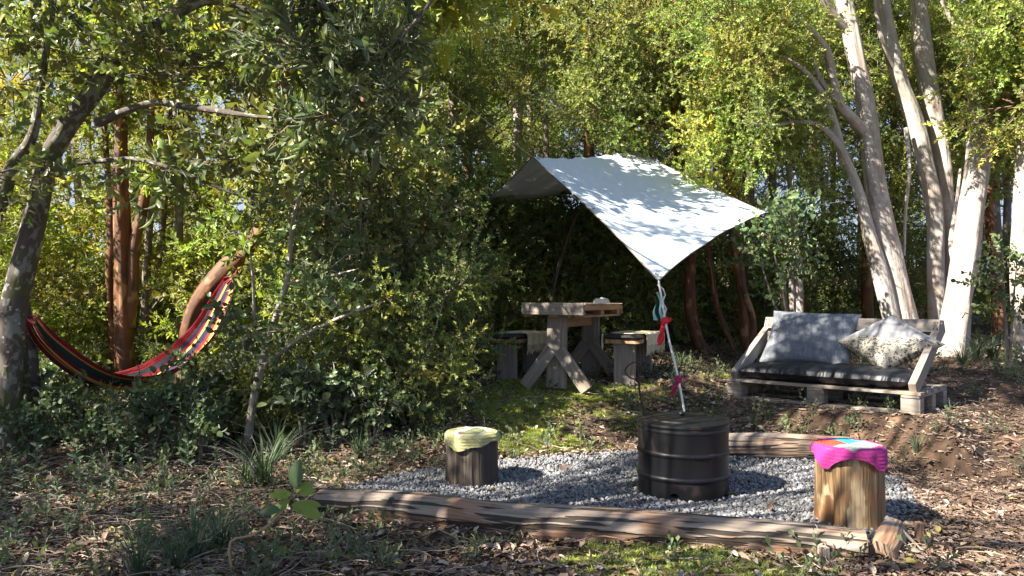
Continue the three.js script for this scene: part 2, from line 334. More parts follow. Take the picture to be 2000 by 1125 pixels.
// species: leaf colours are those of leaves, the tints only vary them
const SP = {
  small: { geos: [0, 1].map(k => makeSpray(11 + k, 0.34, 6, 11, 0.036, 0.021, [0.20, 0.27, 0.03])), mat: M.leaf },
  far: { geos: [0, 1].map(k => makeSpray(21 + k, 0.62, 7, 12, 0.062, 0.034, [0.18, 0.25, 0.03])), mat: M.leaf },
  broad: { geos: [0, 1].map(k => makeSprig(31 + k, 0.26, 10, 0.085, 0.042, [0.15, 0.20, 0.03], { seg: 2 })), mat: M.glossleaf },
  broadspray: { geos: [0, 1].map(k => makeSpray(41 + k, 0.4, 5, 8, 0.075, 0.036, [0.20, 0.27, 0.02])), mat: M.leaf },
  glade: { geos: [0, 1].map(k => makeSpray(45 + k, 0.5, 5, 7, 0.11, 0.052, [0.22, 0.28, 0.02])), mat: M.leaf },
  lance: { geos: [0, 1].map(k => makeSprig(51 + k, 0.2, 14, 0.095, 0.026, [0.075, 0.115, 0.03], { seg: 2, spread: 1.0 })), mat: M.glossleaf },
  oval: { geos: [0, 1].map(k => makeSprig(61 + k, 0.22, 7, 0.07, 0.045, [0.10, 0.17, 0.035], { seg: 3, spread: 1.1 })), mat: M.glossleaf },
};
// foliage on branchlets that spread from the middle of each clump; clumps: {c, r:[rx,ry,rz], n branchlets, k sprigs on each}
function foliage(g, base, species, clumps, R, o = {}) {
  const sp = SP[species], mats = [[], []], cols = [[], []], T = new Tri(), tint = o.tint || [0.7, 1.35], warm = o.warm ?? 0.25;
  for (const cl of clumps) {
    const c = cl.c.clone().sub(base), [rx, ry, rz] = cl.r, ct = 0.6 + 0.8 * R(), cw = 0.85 + 0.3 * R();
    for (let i = 0; i < cl.n; i++) {
      const u = rdir(R), e = c.clone().add(V(u.x * rx, u.y * ry, u.z * rz).multiplyScalar(0.75 + 0.35 * R()));
      const s = c.clone().add(V(u.x * rx, u.y * ry - 0.6 * ry, u.z * rz).multiplyScalar(0.12)), mid = s.clone().lerp(e, 0.5).add(V(0, 0.12 * ry * R(), 0)).addScaledVector(rdir(R), 0.08 * rx);
      const br = o.bcol || [0.12, 0.08, 0.055], rr = o.br || 0.006;
      T.twig(s, mid, rr, br, rr * 0.7); T.twig(mid, e, rr * 0.7, br, rr * 0.3);
      for (let k = 0; k < cl.k; k++) {
        const t = 0.25 + 0.75 * (k + R() * 0.8) / cl.k, p = t < 0.5 ? s.clone().lerp(mid, t * 2) : mid.clone().lerp(e, t * 2 - 1);
        const d = u.clone().multiplyScalar(0.9).add(rdir(R).multiplyScalar(0.95)).add(V(0, o.lift ?? 0.15, 0)).normalize(), w = R() < 0.5 ? 0 : 1;
        mats[w].push(aim(p, d, R() * 6.28, (o.scale || 1) * (0.6 + 0.9 * R() * R() + 0.2 * R())));
        const b = lerp(tint[0], tint[1], R()) * ct, y = 1 + warm * (R() - 0.3);
        cols[w].push(new THREE.Color(b * y * cw, b, b * (1 - 0.4 * (y - 1))));
      }
    }
  }
  const br = part(g, 'twigs', T.geo(), M.dryleaf); br.userData.kind = 'stuff';
  // all leaves of a crown as one mesh of real leaves
  let nv = 0, ni = 0; for (const w of [0, 1]) { nv += mats[w].length * sp.geos[w].attributes.position.count; ni += mats[w].length * sp.geos[w].index.count; }
  const pos = new Float32Array(nv * 3), col = new Float32Array(nv * 3), idx = new Uint32Array(ni); let a = 0, b = 0;
  for (const w of [0, 1]) {
    const gp = sp.geos[w].attributes.position.array, gc = sp.geos[w].attributes.color.array, gi = sp.geos[w].index.array, n = gp.length / 3;
    mats[w].forEach((m, q) => {
      const e = m.elements, c = cols[w][q];
      for (let i = 0; i < gi.length; i++) idx[b++] = gi[i] + a;
      for (let i = 0; i < n; i++) {
        const x = gp[i * 3], y = gp[i * 3 + 1], z = gp[i * 3 + 2], k = (a + i) * 3;
        pos[k] = e[0] * x + e[4] * y + e[8] * z + e[12]; pos[k + 1] = e[1] * x + e[5] * y + e[9] * z + e[13]; pos[k + 2] = e[2] * x + e[6] * y + e[10] * z + e[14];
        col[k] = gc[i * 3] * c.r; col[k + 1] = gc[i * 3 + 1] * c.g; col[k + 2] = gc[i * 3 + 2] * c.b;
      }
      a += n;
    });
  }
  const cg = new THREE.BufferGeometry(); cg.setAttribute('position', new THREE.BufferAttribute(pos, 3)); cg.setAttribute('color', new THREE.BufferAttribute(col, 3)); cg.setIndex(new THREE.BufferAttribute(idx, 1));
  if (species === 'broad' || species === 'oval' || species === 'lance') cg.computeVertexNormals();
  part(g, 'crown', cg, sp.mat).userData.kind = 'stuff';
  return g;
}
const rel = (pts, base) => pts.map(p => p.clone().sub(base));
// a tree from a trunk path and limbs; first point of the path is its foot
function tree(o) {
  const base = o.path[0].clone(); base.y = H(base.x, base.z) - 0.06;
  const g = thing(o.name || 'tree', o.label, o.category || 'tree', base, 0, o.group);
  const path = [base.clone(), ...o.path.slice(1)], radii = o.radii.slice();
  part(g, 'trunk', tube(rel(path, base), radii, { n: (o.n || 12) * 2, step: o.step || 0.1, rough: o.rough ?? 0.14, seed: o.seed || 1, flute: o.flute || 0, grain: o.bark === 'pale' ? 0.09 : 0.06 }), M[o.bark]);
  for (const [i, l] of (o.limbs || []).entries()) part(g, l.name || 'limb', tube(rel(l.path, base), l.radii, { n: l.n || 8, step: 0.12, rough: 0.15, seed: (o.seed || 1) + i + 5, flute: l.flute || 0 }), M[l.bark || o.bark]);
  if (o.clumps) foliage(g, base, o.species, o.clumps, rng(o.seed * 77 + 5), o.leaf || {});
  return g;
}
const px = (list, d) => list.map(([x, y, dd]) => P(x, y, dd ?? d));
const R2 = (wpx, d) => wpx / 2 / FPX * d;                            // half a width in pixels at distance d, in metres
const widths = (list, d) => list.map(w => R2(w, d));
const cl = (x, y, d, r, n, k) => ({ c: P(x, y, d), r: typeof r === 'number' ? [r, r * 0.75, r] : r, n, k });

// ------------------------------------------------------------------ gravel bed, edging logs
{
  const s = new THREE.Shape(GP.map(([x, z]) => new THREE.Vector2(x, z)));
  const pos = [], col = [], idx = [], xs = 60, zs = 44, map = {};
  for (let j = 0; j <= zs; j++) for (let i = 0; i <= xs; i++) {
    const x = lerp(-1.15, 2.6, i / xs), z = lerp(-3.3, -5.6, j / zs), e = gravelIn(x, z);
    map[j * (xs + 1) + i] = e; pos.push(x, H(x, z) + 0.012 * ss(-0.02, 0.1, e) - 0.006, z); col.push(0, 0, 0);
  }
  for (let j = 0; j < zs; j++) for (let i = 0; i < xs; i++) { const a = j * (xs + 1) + i, q = [a, a + 1, a + xs + 1, a + xs + 2]; if (q.every(k => map[k] > -0.03)) idx.push(a, a + 1, a + xs + 1, a + 1, a + xs + 2, a + xs + 1); }
  const g = new THREE.BufferGeometry(); g.setAttribute('position', new THREE.Float32BufferAttribute(pos, 3)); g.setIndex(idx); g.computeVertexNormals();
  tag(part(scene, 'gravel_bed', g, mat({ color: new THREE.Color().setRGB(0.07, 0.068, 0.065), roughness: 1 })), 'bed of grey gravel round the drum', 'gravel', null, 'structure');
  const R = rng(5), geos = [0, 1, 2].map(k => { const q = mergeVertices(new THREE.IcosahedronGeometry(1, 1).deleteAttribute('uv').deleteAttribute('normal')); const p = q.attributes.position, r = rng(k + 50), a = V(1, 0.55 + 0.15 * r(), 0.75 + 0.2 * r()); for (let i = 0; i < p.count; i++) { const f = 0.78 + 0.34 * r(); p.setXYZ(i, p.getX(i) * f * a.x, p.getY(i) * f * a.y, p.getZ(i) * f * a.z); } q.computeVertexNormals(); return q; });
  const ms = [[], [], []], cs = [[], [], []];
  for (let n = 0; n < 42000; n++) {
    const x = lerp(-1.15, 2.6, R()), z = lerp(-3.3, -5.62, R()), e = gravelIn(x, z) + (R() - 0.5) * 0.12;
    if (e < 0 || (e < 0.25 && x > 1.6 && R() < 0.35)) continue;
    const k = n % 3, r = 0.0062 + 0.008 * R() ** 2 * (0.5 + R()), m = new THREE.Matrix4().compose(V(x, H(x, z) + 0.006 + 0.016 * R() * ss(0, 0.08, e), z), new THREE.Quaternion().setFromEuler(new THREE.Euler(R() * 0.9, R() * 6, R() * 0.9)), V(r * 1.25, r, r * 1.1));
    ms[k].push(m); const b = 0.075 + 0.16 * R() ** 2.2 + 0.06 * R(), w = R() - 0.5; cs[k].push(new THREE.Color(b * (1 + 0.12 * w), b, b * (1 - 0.14 * w + 0.03)));
  }
  for (let k = 0; k < 3; k++) tag(inst(scene, 'gravel', geos[k], mat({ roughness: 0.8 }), ms[k], cs[k]), 'loose grey gravel spread round the drum and stump stools', 'gravel');
}
{
  // front log: two knots, long cracks
  const A = V(-1.06, 0.075, -4.17), B = V(1.62, 0.07, -3.44);
  const pts = [0, 0.2, 0.4, 0.6, 0.8, 1].map((t, i) => A.clone().lerp(B, t).add(V(0, [0, 0.006, -0.004, 0.004, 0.006, 0][i], [0, -0.01, 0.012, 0.008, -0.012, 0][i])));
  const g = thing('edging_log', 'long weathered round log along the front edge of the gravel', 'log', A.clone().setY(0));
  part(g, 'wood', tube(rel(pts, g.position), [0.09, 0.095, 0.097, 0.094, 0.09, 0.084], { n: 72, step: 0.03, rough: 0.05, seed: 3, grain: 0.065 }), M.log);
  for (const [t, a, s] of [[0.155, 0.9, 0.03], [0.33, 1.3, 0.017], [0.47, 0.8, 0.02], [0.72, 0.9, 0.014]]) {
    const p = A.clone().lerp(B, t), d = V(0.26, Math.sin(a), Math.cos(a)); d.sub(B.clone().sub(A).normalize().multiplyScalar(0)).normalize();
    const k = new THREE.SphereGeometry(s, 12, 8); k.scale(1.3, 1, 0.5); const q = new THREE.Quaternion().setFromUnitVectors(V(0, 0, 1), d); k.applyQuaternion(q); k.translate(p.x - g.position.x + d.x * 0.083, p.y + d.y * 0.083, p.z - g.position.z + d.z * 0.083);
    part(g, 'knot', k, M.dark);
  }
  const end = (x, z, y0, y1, w, label, m, turn = 0) => { const s = tag(part(scene, 'wooden_stake', board(w, y1 - y0 + 0.12, 0.035, 0, (y1 - y0 - 0.12) / 2, 0), m), label, 'stake'); s.position.set(x, y0, z); s.rotation.set(0.06, turn, 0.05); };
  end(-1.1, -4.06, 0, 0.13, 0.07, 'short dark wooden stake at the sawn left end of the edging log', M.log, 0.25);
  end(1.42, -3.385, 0, 0.10, 0.07, 'short brown board stake nailed against the edging log below the golden stump', M.log, 0.25);
  end(1.97, -3.62, 0, 0.14, 0.035, 'thin brown peg standing in the bark chips beside the bent end log', M.log, 0.2);
  // short log that closes the corner
  const c0 = V(1.67, 0.05, -3.40), c1 = V(1.87, 0.10, -3.66);
  const sg = thing('corner_log', 'short rough brown log closing the corner of the gravel bed', 'log', c0.clone().setY(0));
  part(sg, 'wood', tube(rel([c0, c0.clone().lerp(c1, 0.5), c1], sg.position), [0.062, 0.066, 0.05], { n: 40, step: 0.02, rough: 0.2, seed: 8, grain: 0.08 }), M.log);
  part(sg, 'bark_strip', tube(rel([c1.clone().add(V(-0.06, 0.06, 0.03)), c1.clone().add(V(0.0, 0.0, 0.09)), c1.clone().add(V(0.05, -0.06, 0.14)), c1.clone().add(V(0.1, -0.1, 0.2))], sg.position), [0.012, 0.009, 0.006, 0.004], { n: 5, step: 0.03 }), M.plank);
  // back log
  const b0 = V(1.28, 0.16, -5.42), b1 = V(2.42, 0.17, -5.3);
  const bg = thing('backing_log', 'peeling reddish log at the back of the gravel below the pallet sofa', 'log', b0.clone().setY(0.07));
  part(bg, 'wood', tube(rel([b0, b0.clone().lerp(b1, 0.5).add(V(0, 0.01, 0.02)), b1], bg.position), [0.085, 0.09, 0.08], { n: 60, step: 0.03, rough: 0.1, seed: 12, grain: 0.06 }), M.log);
  const st = tube(rel([P(975, 905, 5.28), P(1005, 907, 5.25), P(1030, 912, 5.2)], V(0, 0, 0)), [0.022, 0.026, 0.012], { n: 8, step: 0.03, rough: 0.2 });
  tag(part(scene, 'dead_branch', st, M.dark), 'short dark dead branch lying on the gravel behind the yellow covered stump', 'branch');
}

// ------------------------------------------------------------------ stump stools and crocheted covers
function stump(name, label, pos, r, h, material, seed, notch) {
  const g = thing(name, label, 'stump', pos), R = rng(seed), n = 72, rows = 26, p = [], uv = [], idx = [];
  const rad = (a, t) => { let k = 1 + 0.05 * (vnoise(Math.cos(a) * 2 + 5, Math.sin(a) * 2 + 5, seed) - 0.5) * 2 + 0.025 * (vnoise(a * 9, t * 1.5, seed + 3) - 0.5) + 0.02 * (vnoise(a * 22, t * 1.2, seed + 4) - 0.5); k *= 1 + 0.06 * (1 - t) ** 2; if (notch) k *= 1 - 0.22 * Math.exp(-(((a - notch) / 0.10) ** 2)) * ss(0.95, 0.2, t); return r * k; };
  for (let i = 0; i <= rows; i++) for (let j = 0; j <= n; j++) { const t = i / rows, a = j / n * Math.PI * 2, k = rad(a % (Math.PI * 2), t); p.push(Math.cos(a) * k, t * (h + 0.05) - 0.05, Math.sin(a) * k); uv.push(a * r, t * h + seed * 0.3); }
  for (let i = 0; i < rows; i++) for (let j = 0; j < n; j++) { const a = i * (n + 1) + j, b = a + n + 1; idx.push(a, b, a + 1, a + 1, b, b + 1); }
  const q = new THREE.BufferGeometry(); q.setAttribute('position', new THREE.Float32BufferAttribute(p, 3)); q.setAttribute('uv', new THREE.Float32BufferAttribute(uv, 2)); q.setIndex(idx); q.computeVertexNormals();
  part(g, 'side', q, material);
  const top = new THREE.CircleGeometry(r * 1.02, 40); top.rotateX(-Math.PI / 2); top.translate(0, h - 0.001, 0); part(g, 'cut_top', top, M.brown);
  return g;
}
// a crocheted cloth laid over a round top: cloth(u, v) gives [inside?, colour]; the rim hangs by the length that passes the edge
function crochet(name, label, pos, R0, edge, colour, seed) {
  const n = 150, rings = 58, p = [], c = [], idx = [];
  for (let i = 0; i <= rings; i++) for (let j = 0; j < n; j++) {
    const a = j / n * Math.PI * 2, e = edge(a), s = i / rings * e, bend = 0.03, flat = R0 - bend + 0.008;
    let r, y;
    if (s < flat) { r = s; y = 0; } else { const over = s - flat, q = Math.min(over / bend, Math.PI / 2 * 0.96); r = flat + bend * Math.sin(q); y = -bend * (1 - Math.cos(q)); const rest = over - bend * Math.PI / 2 * 0.96; if (rest > 0) { y -= rest * 0.96; r += rest * 0.12; } }
    const hang = ss(flat, flat + 0.06, s);
    r += hang * 0.006 * Math.sin(a * 9 + seed) + hang * 0.006 * (vnoise(a * 4, s * 10, seed) - 0.3);
    y += (1 - hang) * 0.010 * (vnoise(Math.cos(a) * s * 18 + 9, Math.sin(a) * s * 18 + 9, seed + 1) - 0.4) + 0.008;
    // rows of stitches: rounded loops across and along the rows
    const row = s / 0.019, st = a * Math.max(s, 0.03) / 0.016 + (Math.floor(row) % 2) * 0.5, loop = Math.abs(Math.sin(row * Math.PI)) * 0.6 + Math.abs(Math.sin(st * Math.PI)) * 0.4, up = 0.006 * (loop - 0.5);
    const x = Math.cos(a) * (r + up * hang), z = Math.sin(a) * (r + up * hang);
    p.push(x, y + up * (1 - hang), z);
    const col = colour(Math.cos(a) * s, Math.sin(a) * s, s / e, e - s), v = 0.72 + 0.5 * vnoise(a * 70, s * 260, seed + 2);
    c.push(col[0] * v, col[1] * v, col[2] * v);
  }
  for (let i = 0; i < rings; i++) for (let j = 0; j < n; j++) { const k = (j + 1) % n, a = i * n + j, b = i * n + k, d = a + n, e = b + n; idx.push(a, b, d, b, e, d); }
  const q = new THREE.BufferGeometry(); q.setAttribute('position', new THREE.Float32BufferAttribute(p, 3)); q.setAttribute('color', new THREE.Float32BufferAttribute(c, 3)); q.setIndex(idx); q.computeVertexNormals();
  const wool = pairTex(128, (u, v) => grey(1), (u, v) => fbm(u * 20, v * 20, 171, 3, [20, 20]));
  const m = tag(part(scene, name, q, new THREE.MeshPhysicalMaterial({ vertexColors: true, side: THREE.DoubleSide, roughness: 1, sheen: 0.4, sheenRoughness: 0.6 })), label, 'stool cover');
  m.position.copy(pos); return m;
}
{
  const s1 = V(-0.255, 0.045, -4.77), s2 = V(1.765, 0.045, -3.92);
  stump('stump_stool', 'dark brown stump stool under the pale yellow crocheted cover', s1, 0.158, 0.325, M.dark, 4);
  stump('stump_stool', 'debarked golden stump stool under the pink crocheted cover', s2, 0.162, 0.405, M.gold, 9, 2.55);
  crochet('crochet_cover', 'pale yellow crocheted cover with brown and white middle on the dark stump', s1.clone().add(V(0, 0.325, 0)), 0.166,
    a => 0.226 + 0.026 * Math.cos(2 * (a - 1.75)) + 0.012 * Math.sin(3 * a + 1.0) + 0.006 * Math.sin(7 * a),
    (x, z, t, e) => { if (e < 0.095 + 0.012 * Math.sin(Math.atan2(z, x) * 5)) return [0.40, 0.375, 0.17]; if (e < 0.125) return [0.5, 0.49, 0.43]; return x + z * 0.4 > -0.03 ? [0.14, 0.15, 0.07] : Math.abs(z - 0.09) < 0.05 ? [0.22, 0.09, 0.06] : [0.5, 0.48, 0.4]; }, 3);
  const ca = 1.85;                                                     // the corner that hangs to the front
  crochet('crochet_cover', 'square pink crocheted cover with red, teal and grey patches on the golden stump', s2.clone().add(V(0, 0.405, 0)), 0.172,
    a => { const b = ((a - ca) % (Math.PI / 2) + Math.PI) % (Math.PI / 2), k = Math.abs(b - Math.PI / 4); return Math.min(0.295, 0.225 / Math.cos(Math.PI / 4 - k + 0) ) * 1.0 - 0.012; },
    (x, z) => { const u = Math.cos(ca - Math.PI / 4) * x + Math.sin(ca - Math.PI / 4) * z, v = -Math.sin(ca - Math.PI / 4) * x + Math.cos(ca - Math.PI / 4) * z, m = Math.max(Math.abs(u), Math.abs(v)); if (m > 0.128) return [0.33, 0.026, 0.175]; const gr = [0.20, 0.21, 0.205]; if (u > 0 && v > 0) return gr; if (u > 0 && v <= 0) return m > 0.10 ? gr : [0.22, 0.235, 0.26]; if (u <= 0 && v > 0) return x < -0.03 ? [0.55, 0.045, 0.02] : [0.55, 0.04, 0.022]; return [0.02, 0.24, 0.32]; }, 7);
}

// ------------------------------------------------------------------ drum and lid
{
  const pos = V(1.035, 0.05, -4.53), r = 0.268, h = 0.425, g = thing('steel_drum', 'black cut down steel drum standing on the gravel', 'drum', pos);
  const pr = [[r - 0.004, 0], [r, 0.004], [r, 0.105]];
  for (const y of [0.125, 0.262]) pr.push([r, y - 0.018], [r + 0.005, y - 0.010], [r + 0.009, y], [r + 0.005, y + 0.010], [r, y + 0.018]);
  pr.push([r, h - 0.045], [r + 0.004, h - 0.035], [r + 0.004, h - 0.025], [r, h - 0.018], [r + 0.001, h - 0.006], [r + 0.006, h], [r + 0.001, h + 0.006], [r - 0.006, h + 0.003], [r - 0.008, h - 0.02], [r - 0.008, 0], [r - 0.004, 0]);
  const q = new THREE.LatheGeometry(pr.map(([x, y]) => new THREE.Vector2(x, y)), 128);
  const p = q.attributes.position;
  for (let i = 0; i < p.count; i++) { const x = p.getX(i), y = p.getY(i), z = p.getZ(i), a = Math.atan2(z, x); const f = 1 - 0.016 * Math.exp(-(((a - 2.45) / 0.22) ** 2 + ((y - 0.3) / 0.12) ** 2)) - 0.006 * (vnoise(Math.cos(a) * 2 + 4, Math.sin(a) * 2 + y * 6 + 4, 3) - 0.5); p.setX(i, x * f); p.setZ(i, z * f); }
  q.computeVertexNormals();
  const rim = pairTex(256, (u, v) => { const n = fbm(u * 8, v * 8, 181, 4, [8, 8]); return mix3(mix3([0.004, 0.004, 0.005], [0.009, 0.009, 0.0105], n), [0.05, 0.035, 0.028], ss(0.66, 0.74, fbm(u * 16, v * 10, 187, 4, [16, 10])) * 0.5); }, (u, v) => fbm(u * 8, v * 8, 181, 4, [8, 8]));
  const paint = new THREE.MeshPhysicalMaterial({ ...rim, bumpScale: 0.002, roughness: 0.42, specularIntensity: 0.7 });
  let hull = new Brush(q, paint); const hole = new Brush(new THREE.CylinderGeometry(0.024, 0.024, 0.2, 24).rotateX(Math.PI / 2), paint);
  hole.position.set(-0.105, 0.03, r - 0.02); hole.updateMatrixWorld(); hull.updateMatrixWorld();
  let geo = q; try { const ev = new Evaluator(); ev.useGroups = false; geo = ev.evaluate(hull, hole, SUBTRACTION).geometry; } catch (e) { console.log('csg ' + e); }
  part(g, 'shell', geo, paint);
  const lp = [[0, 0.018], [0.10, 0.018], [0.107, 0.014], [0.175, 0.014], [0.182, 0.018], [0.19, 0.018], [0.197, 0.010], [r - 0.01, 0.008], [r + 0.004, 0.005], [r + 0.006, -0.004], [r - 0.002, -0.006], [0, -0.004]];
  const lg = thing('drum_lid', 'round black lid with raised rings and knob on the steel drum', 'lid', pos.clone().add(V(0, h + 0.012, 0)));
  lg.rotation.set(0.012, 0, 0.02);
  part(lg, 'plate', toCreasedNormals(new THREE.LatheGeometry(lp.map(([x, y]) => new THREE.Vector2(x, y)), 96), 0.6), paint);
  part(lg, 'knob', new THREE.LatheGeometry([[0, 0.045], [0.018, 0.043], [0.021, 0.035], [0.018, 0.026], [0.012, 0.022], [0.012, 0.014]].map(([x, y]) => new THREE.Vector2(x, y)), 20).translate(0, 0, -0.03), paint);
  // iron poker behind the drum
  const pg = thing('fire_poker', 'bent rusty iron rod with a loop standing in the ground behind the drum', 'poker', P(1258, 830, 5.7));
  const iron = mat({ color: new THREE.Color().setRGB(0.07, 0.042, 0.032), roughness: 0.7, metalness: 0.5 });
  part(pg, 'rod', tube(rel(px([[1262, 850], [1256, 800], [1250, 770], [1248, 740], [1246, 715]], 5.7), pg.position), [0.008, 0.007], { n: 8, step: 0.03 }), iron);
  part(pg, 'loop', tube(rel(px([[1247, 742], [1232, 738], [1221, 726], [1226, 715], [1238, 708], [1248, 708], [1252, 720], [1248, 742]], 5.7), pg.position), [0.006], { n: 7, step: 0.015 }), iron);
}

// ------------------------------------------------------------------ pallet sofa
{
  const g = thing('pallet_sofa', 'weathered pallet sofa with slanted side posts on the earth bank', 'sofa', V(SOFA.x, SOFA.y, SOFA.z), SOFA.a);
  const hl = 0.785, hd = 0.4;
  for (const z of [-0.34, 0, 0.34]) part(g, 'bottom_board', board(hl * 2, 0.022, 0.11, 0, 0.011, z), M.plank);
  for (const z of [-0.34, 0, 0.34]) for (const x of [-0.715, 0, 0.715]) part(g, 'block', board(0.138, 0.104, 0.105, x, 0.0745, z), M.plank);
  for (const x of [-0.715, 0, 0.715]) part(g, 'cross_board', board(0.13, 0.022, hd * 2, x, 0.138, 0), M.plank);
  [-0.345, -0.172, 0, 0.172, 0.345].forEach((z, i) => { const db = part(g, 'deck_board', board(hl * 2 + 0.012 * (i % 2), 0.022, i % 4 ? 0.1 : 0.12, 0.006 * (i % 3), 0.161, z), M.plank); for (const x of [-0.73, -0.7, 0.7, 0.73]) part(db, 'nail', new THREE.SphereGeometry(0.005, 8, 5).translate(x, 0.172, z + (i % 2 ? 0.02 : -0.015)), M.dark); });
  const up = V(0, 0.44, -0.8).normalize(), nrm = V(0, 0.876, 0.482);
  for (const x of [-0.725, 0.725]) part(g, 'side_post', beam(V(x, 0.185, 0.36), V(x, 0.655, -0.49), 0.055, 0.115, V(0, 1, 0)), M.plank);
  const pa = V(0, 0.665, -0.37), tilt = -0.42;
  const bpk = part(g, 'back_plank', board(1.5, 0.115, 0.024, 0, 0.655, -0.335, [tilt, 0, 0]), M.plank), nm = mat({ color: new THREE.Color().setRGB(0.05, 0.035, 0.03), metalness: 0.6, roughness: 0.6 });
  for (const x of [-0.735, -0.71, 0.71, 0.735]) for (const y of [-0.028, 0.028]) part(bpk, 'nail', new THREE.SphereGeometry(0.006, 8, 6).translate(x, 0.655 + y * Math.cos(tilt) - 0.0125 * Math.sin(tilt), -0.335 + y * Math.sin(tilt) + 0.0125 * Math.cos(tilt)), nm);
  part(g, 'back_plank', board(1.5, 0.1, 0.024, 0, 0.53, -0.26, [tilt, 0, 0]), M.plank);
}
const sofaAt = (x, y, z) => V(x, y, z).applyAxisAngle(UP, SOFA.a).add(V(SOFA.x, SOFA.y, SOFA.z));
function puff(nx, ny, fn) {                                           // closed cushion: fn(u, v, side) -> Vector3, u and v from -1 to 1
  const p = [], uv = [], idx = [];
  for (const s of [1, -1]) { const o = p.length / 3; for (let j = 0; j <= ny; j++) for (let i = 0; i <= nx; i++) { const u = i / nx * 2 - 1, v = j / ny * 2 - 1, q = fn(u, v, s); p.push(q.x, q.y, q.z); uv.push(i / nx, j / ny); } for (let j = 0; j < ny; j++) for (let i = 0; i < nx; i++) { const a = o + j * (nx + 1) + i, b = a + nx + 1; s > 0 ? idx.push(a, a + 1, b, a + 1, b + 1, b) : idx.push(a, b, a + 1, a + 1, b, b + 1); } }
  const g = new THREE.BufferGeometry(); g.setAttribute('position', new THREE.Float32BufferAttribute(p, 3)); g.setAttribute('uv', new THREE.Float32BufferAttribute(uv, 2)); g.setIndex(idx); g.computeVertexNormals(); return g;
}
const sgn = (x, e) => Math.sign(x) * Math.pow(Math.abs(x), e);
{
  const cloth = new THREE.MeshPhysicalMaterial({ color: new THREE.Color().setRGB(0.007, 0.008, 0.012), roughness: 0.46 });
  const a = 0.70, b = 0.27, t = 0.082;
  const q = puff(120, 48, (u, v, s) => {
    const e = Math.pow(clamp(1 - u ** 8), 0.45) * Math.pow(clamp(1 - Math.abs(v) ** 3.2), 0.5), x = a * u, z = b * v;
    const seam = 0.018 * Math.exp(-(((u - 0.0) / 0.035) ** 2)) + 0.014 * Math.exp(-(((u - 0.62) / 0.03) ** 2));
    const w = 0.016 * (fbm(u * 16 + v * 1.5, v * 1.4, 201, 3) - 0.5) * 2 + 0.008 * (vnoise(u * 30 + v * 5, v * 3, 205) - 0.5);
    return V(x * (1 - 0.02 * v * v) + 0.01 * vnoise(v * 5, 1, 3), s * (t * e * (1 + (s > 0 ? 0.25 * Math.sin(u * 3 + 1) * 0.3 : 0)) - seam * e) + w * e * (s > 0 ? 1 : 0.2), z * (1 + 0.05 * vnoise(u * 6, 2, 7)) + w * 0.8);
  });
  const m = tag(part(scene, 'seat_cushion', q, cloth), 'long puffy black seat cushion on the pallet sofa', 'cushion');
  m.position.copy(sofaAt(-0.0, 0.172 + 0.072, 0.10)); m.rotation.set(0, SOFA.a, 0);
  const pillow = (hw, hh, th, seed, wr) => puff(56, 56, (u, v, s) => {
    const k = 1 - 0.10 * (1 - Math.abs(u)) * 0 - 0.085 * (1 - u * u) * 0, e = Math.pow(clamp(1 - u * u), 0.5) * Math.pow(clamp(1 - v * v), 0.5);
    const ed = 1 - Math.max(Math.abs(u), Math.abs(v)), n = fbm(u * 3.2 + seed, v * 3.2, seed, 3) - 0.5, rad = Math.sin(Math.atan2(v, u) * 18 + seed) * 0.010 * Math.max(Math.abs(u), Math.abs(v)) ** 6;
    return V(hw * u * (1 - 0.085 * (1 - v * v)) , hh * v * (1 - 0.085 * (1 - u * u)), s * (th * Math.pow(e, 0.8) + (n * wr + rad) * Math.min(1, ed * 5)));
  });
  const gt = pairTex(256, (u, v) => { let c = mix3([0.10, 0.11, 0.13], [0.16, 0.17, 0.19], fbm(u * 90, v * 14, 211, 2, [90, 14])); const k = Math.abs(((u * 5) % 1) - 0.5), l = ss(0.02, 0.0, Math.abs(k - 0.18 * Math.sin(v * 9) ** 2)) * (fbm(u * 40, v * 40, 213, 2, [40, 40]) > 0.45 ? 1 : 0); return mix3(c, [0.5, 0.51, 0.52], l * 0.5); }, (u, v) => fbm(u * 12, v * 30, 215, 3, [12, 30]));
  const p1 = tag(part(scene, 'pillow', pillow(0.40, 0.29, 0.10, 3, 0.035), mat({ ...gt, bumpScale: 0.004, roughness: 0.9 })), 'large square slate grey pillow leaning on the pallet sofa back', 'pillow');
  p1.rotation.order = 'YXZ'; p1.position.copy(sofaAt(-0.275, 0.525, -0.205)); p1.rotation.set(-0.62, SOFA.a + 0.06, -0.04);
  const R = rng(9), dots = Array.from({ length: 900 }, () => [R(), R(), 0.006 + 0.008 * R()]), cell = {};
  dots.forEach(d => { const k = Math.floor(d[0] * 24) + ',' + Math.floor(d[1] * 24); (cell[k] ||= []).push(d); });
  const lt = tex(512, 512, (u, v) => {
    // printed spots on the half towards the lower corner, plain satin above; the pillow stands on a corner
    const low = (u + v) < 1.0 + 0.05 * Math.sin(u * 9); let c = low ? [0.32, 0.29, 0.24] : mix3([0.14, 0.14, 0.155], [0.25, 0.25, 0.26], ss(0.4, 0.6, fbm((u - v) * 9 + 20, (u + v) * 2, 221, 3)));
    if (low) { const i = Math.floor(u * 24), j = Math.floor(v * 24); for (let a = -1; a < 2; a++) for (let b = -1; b < 2; b++) for (const d of cell[(i + a) + ',' + (j + b)] || []) if (Math.hypot(u - d[0], v - d[1]) < d[2] * (0.7 + 0.6 * vnoise(u * 120, v * 120, 4))) c = [0.05, 0.045, 0.042]; }
    return c;
  });
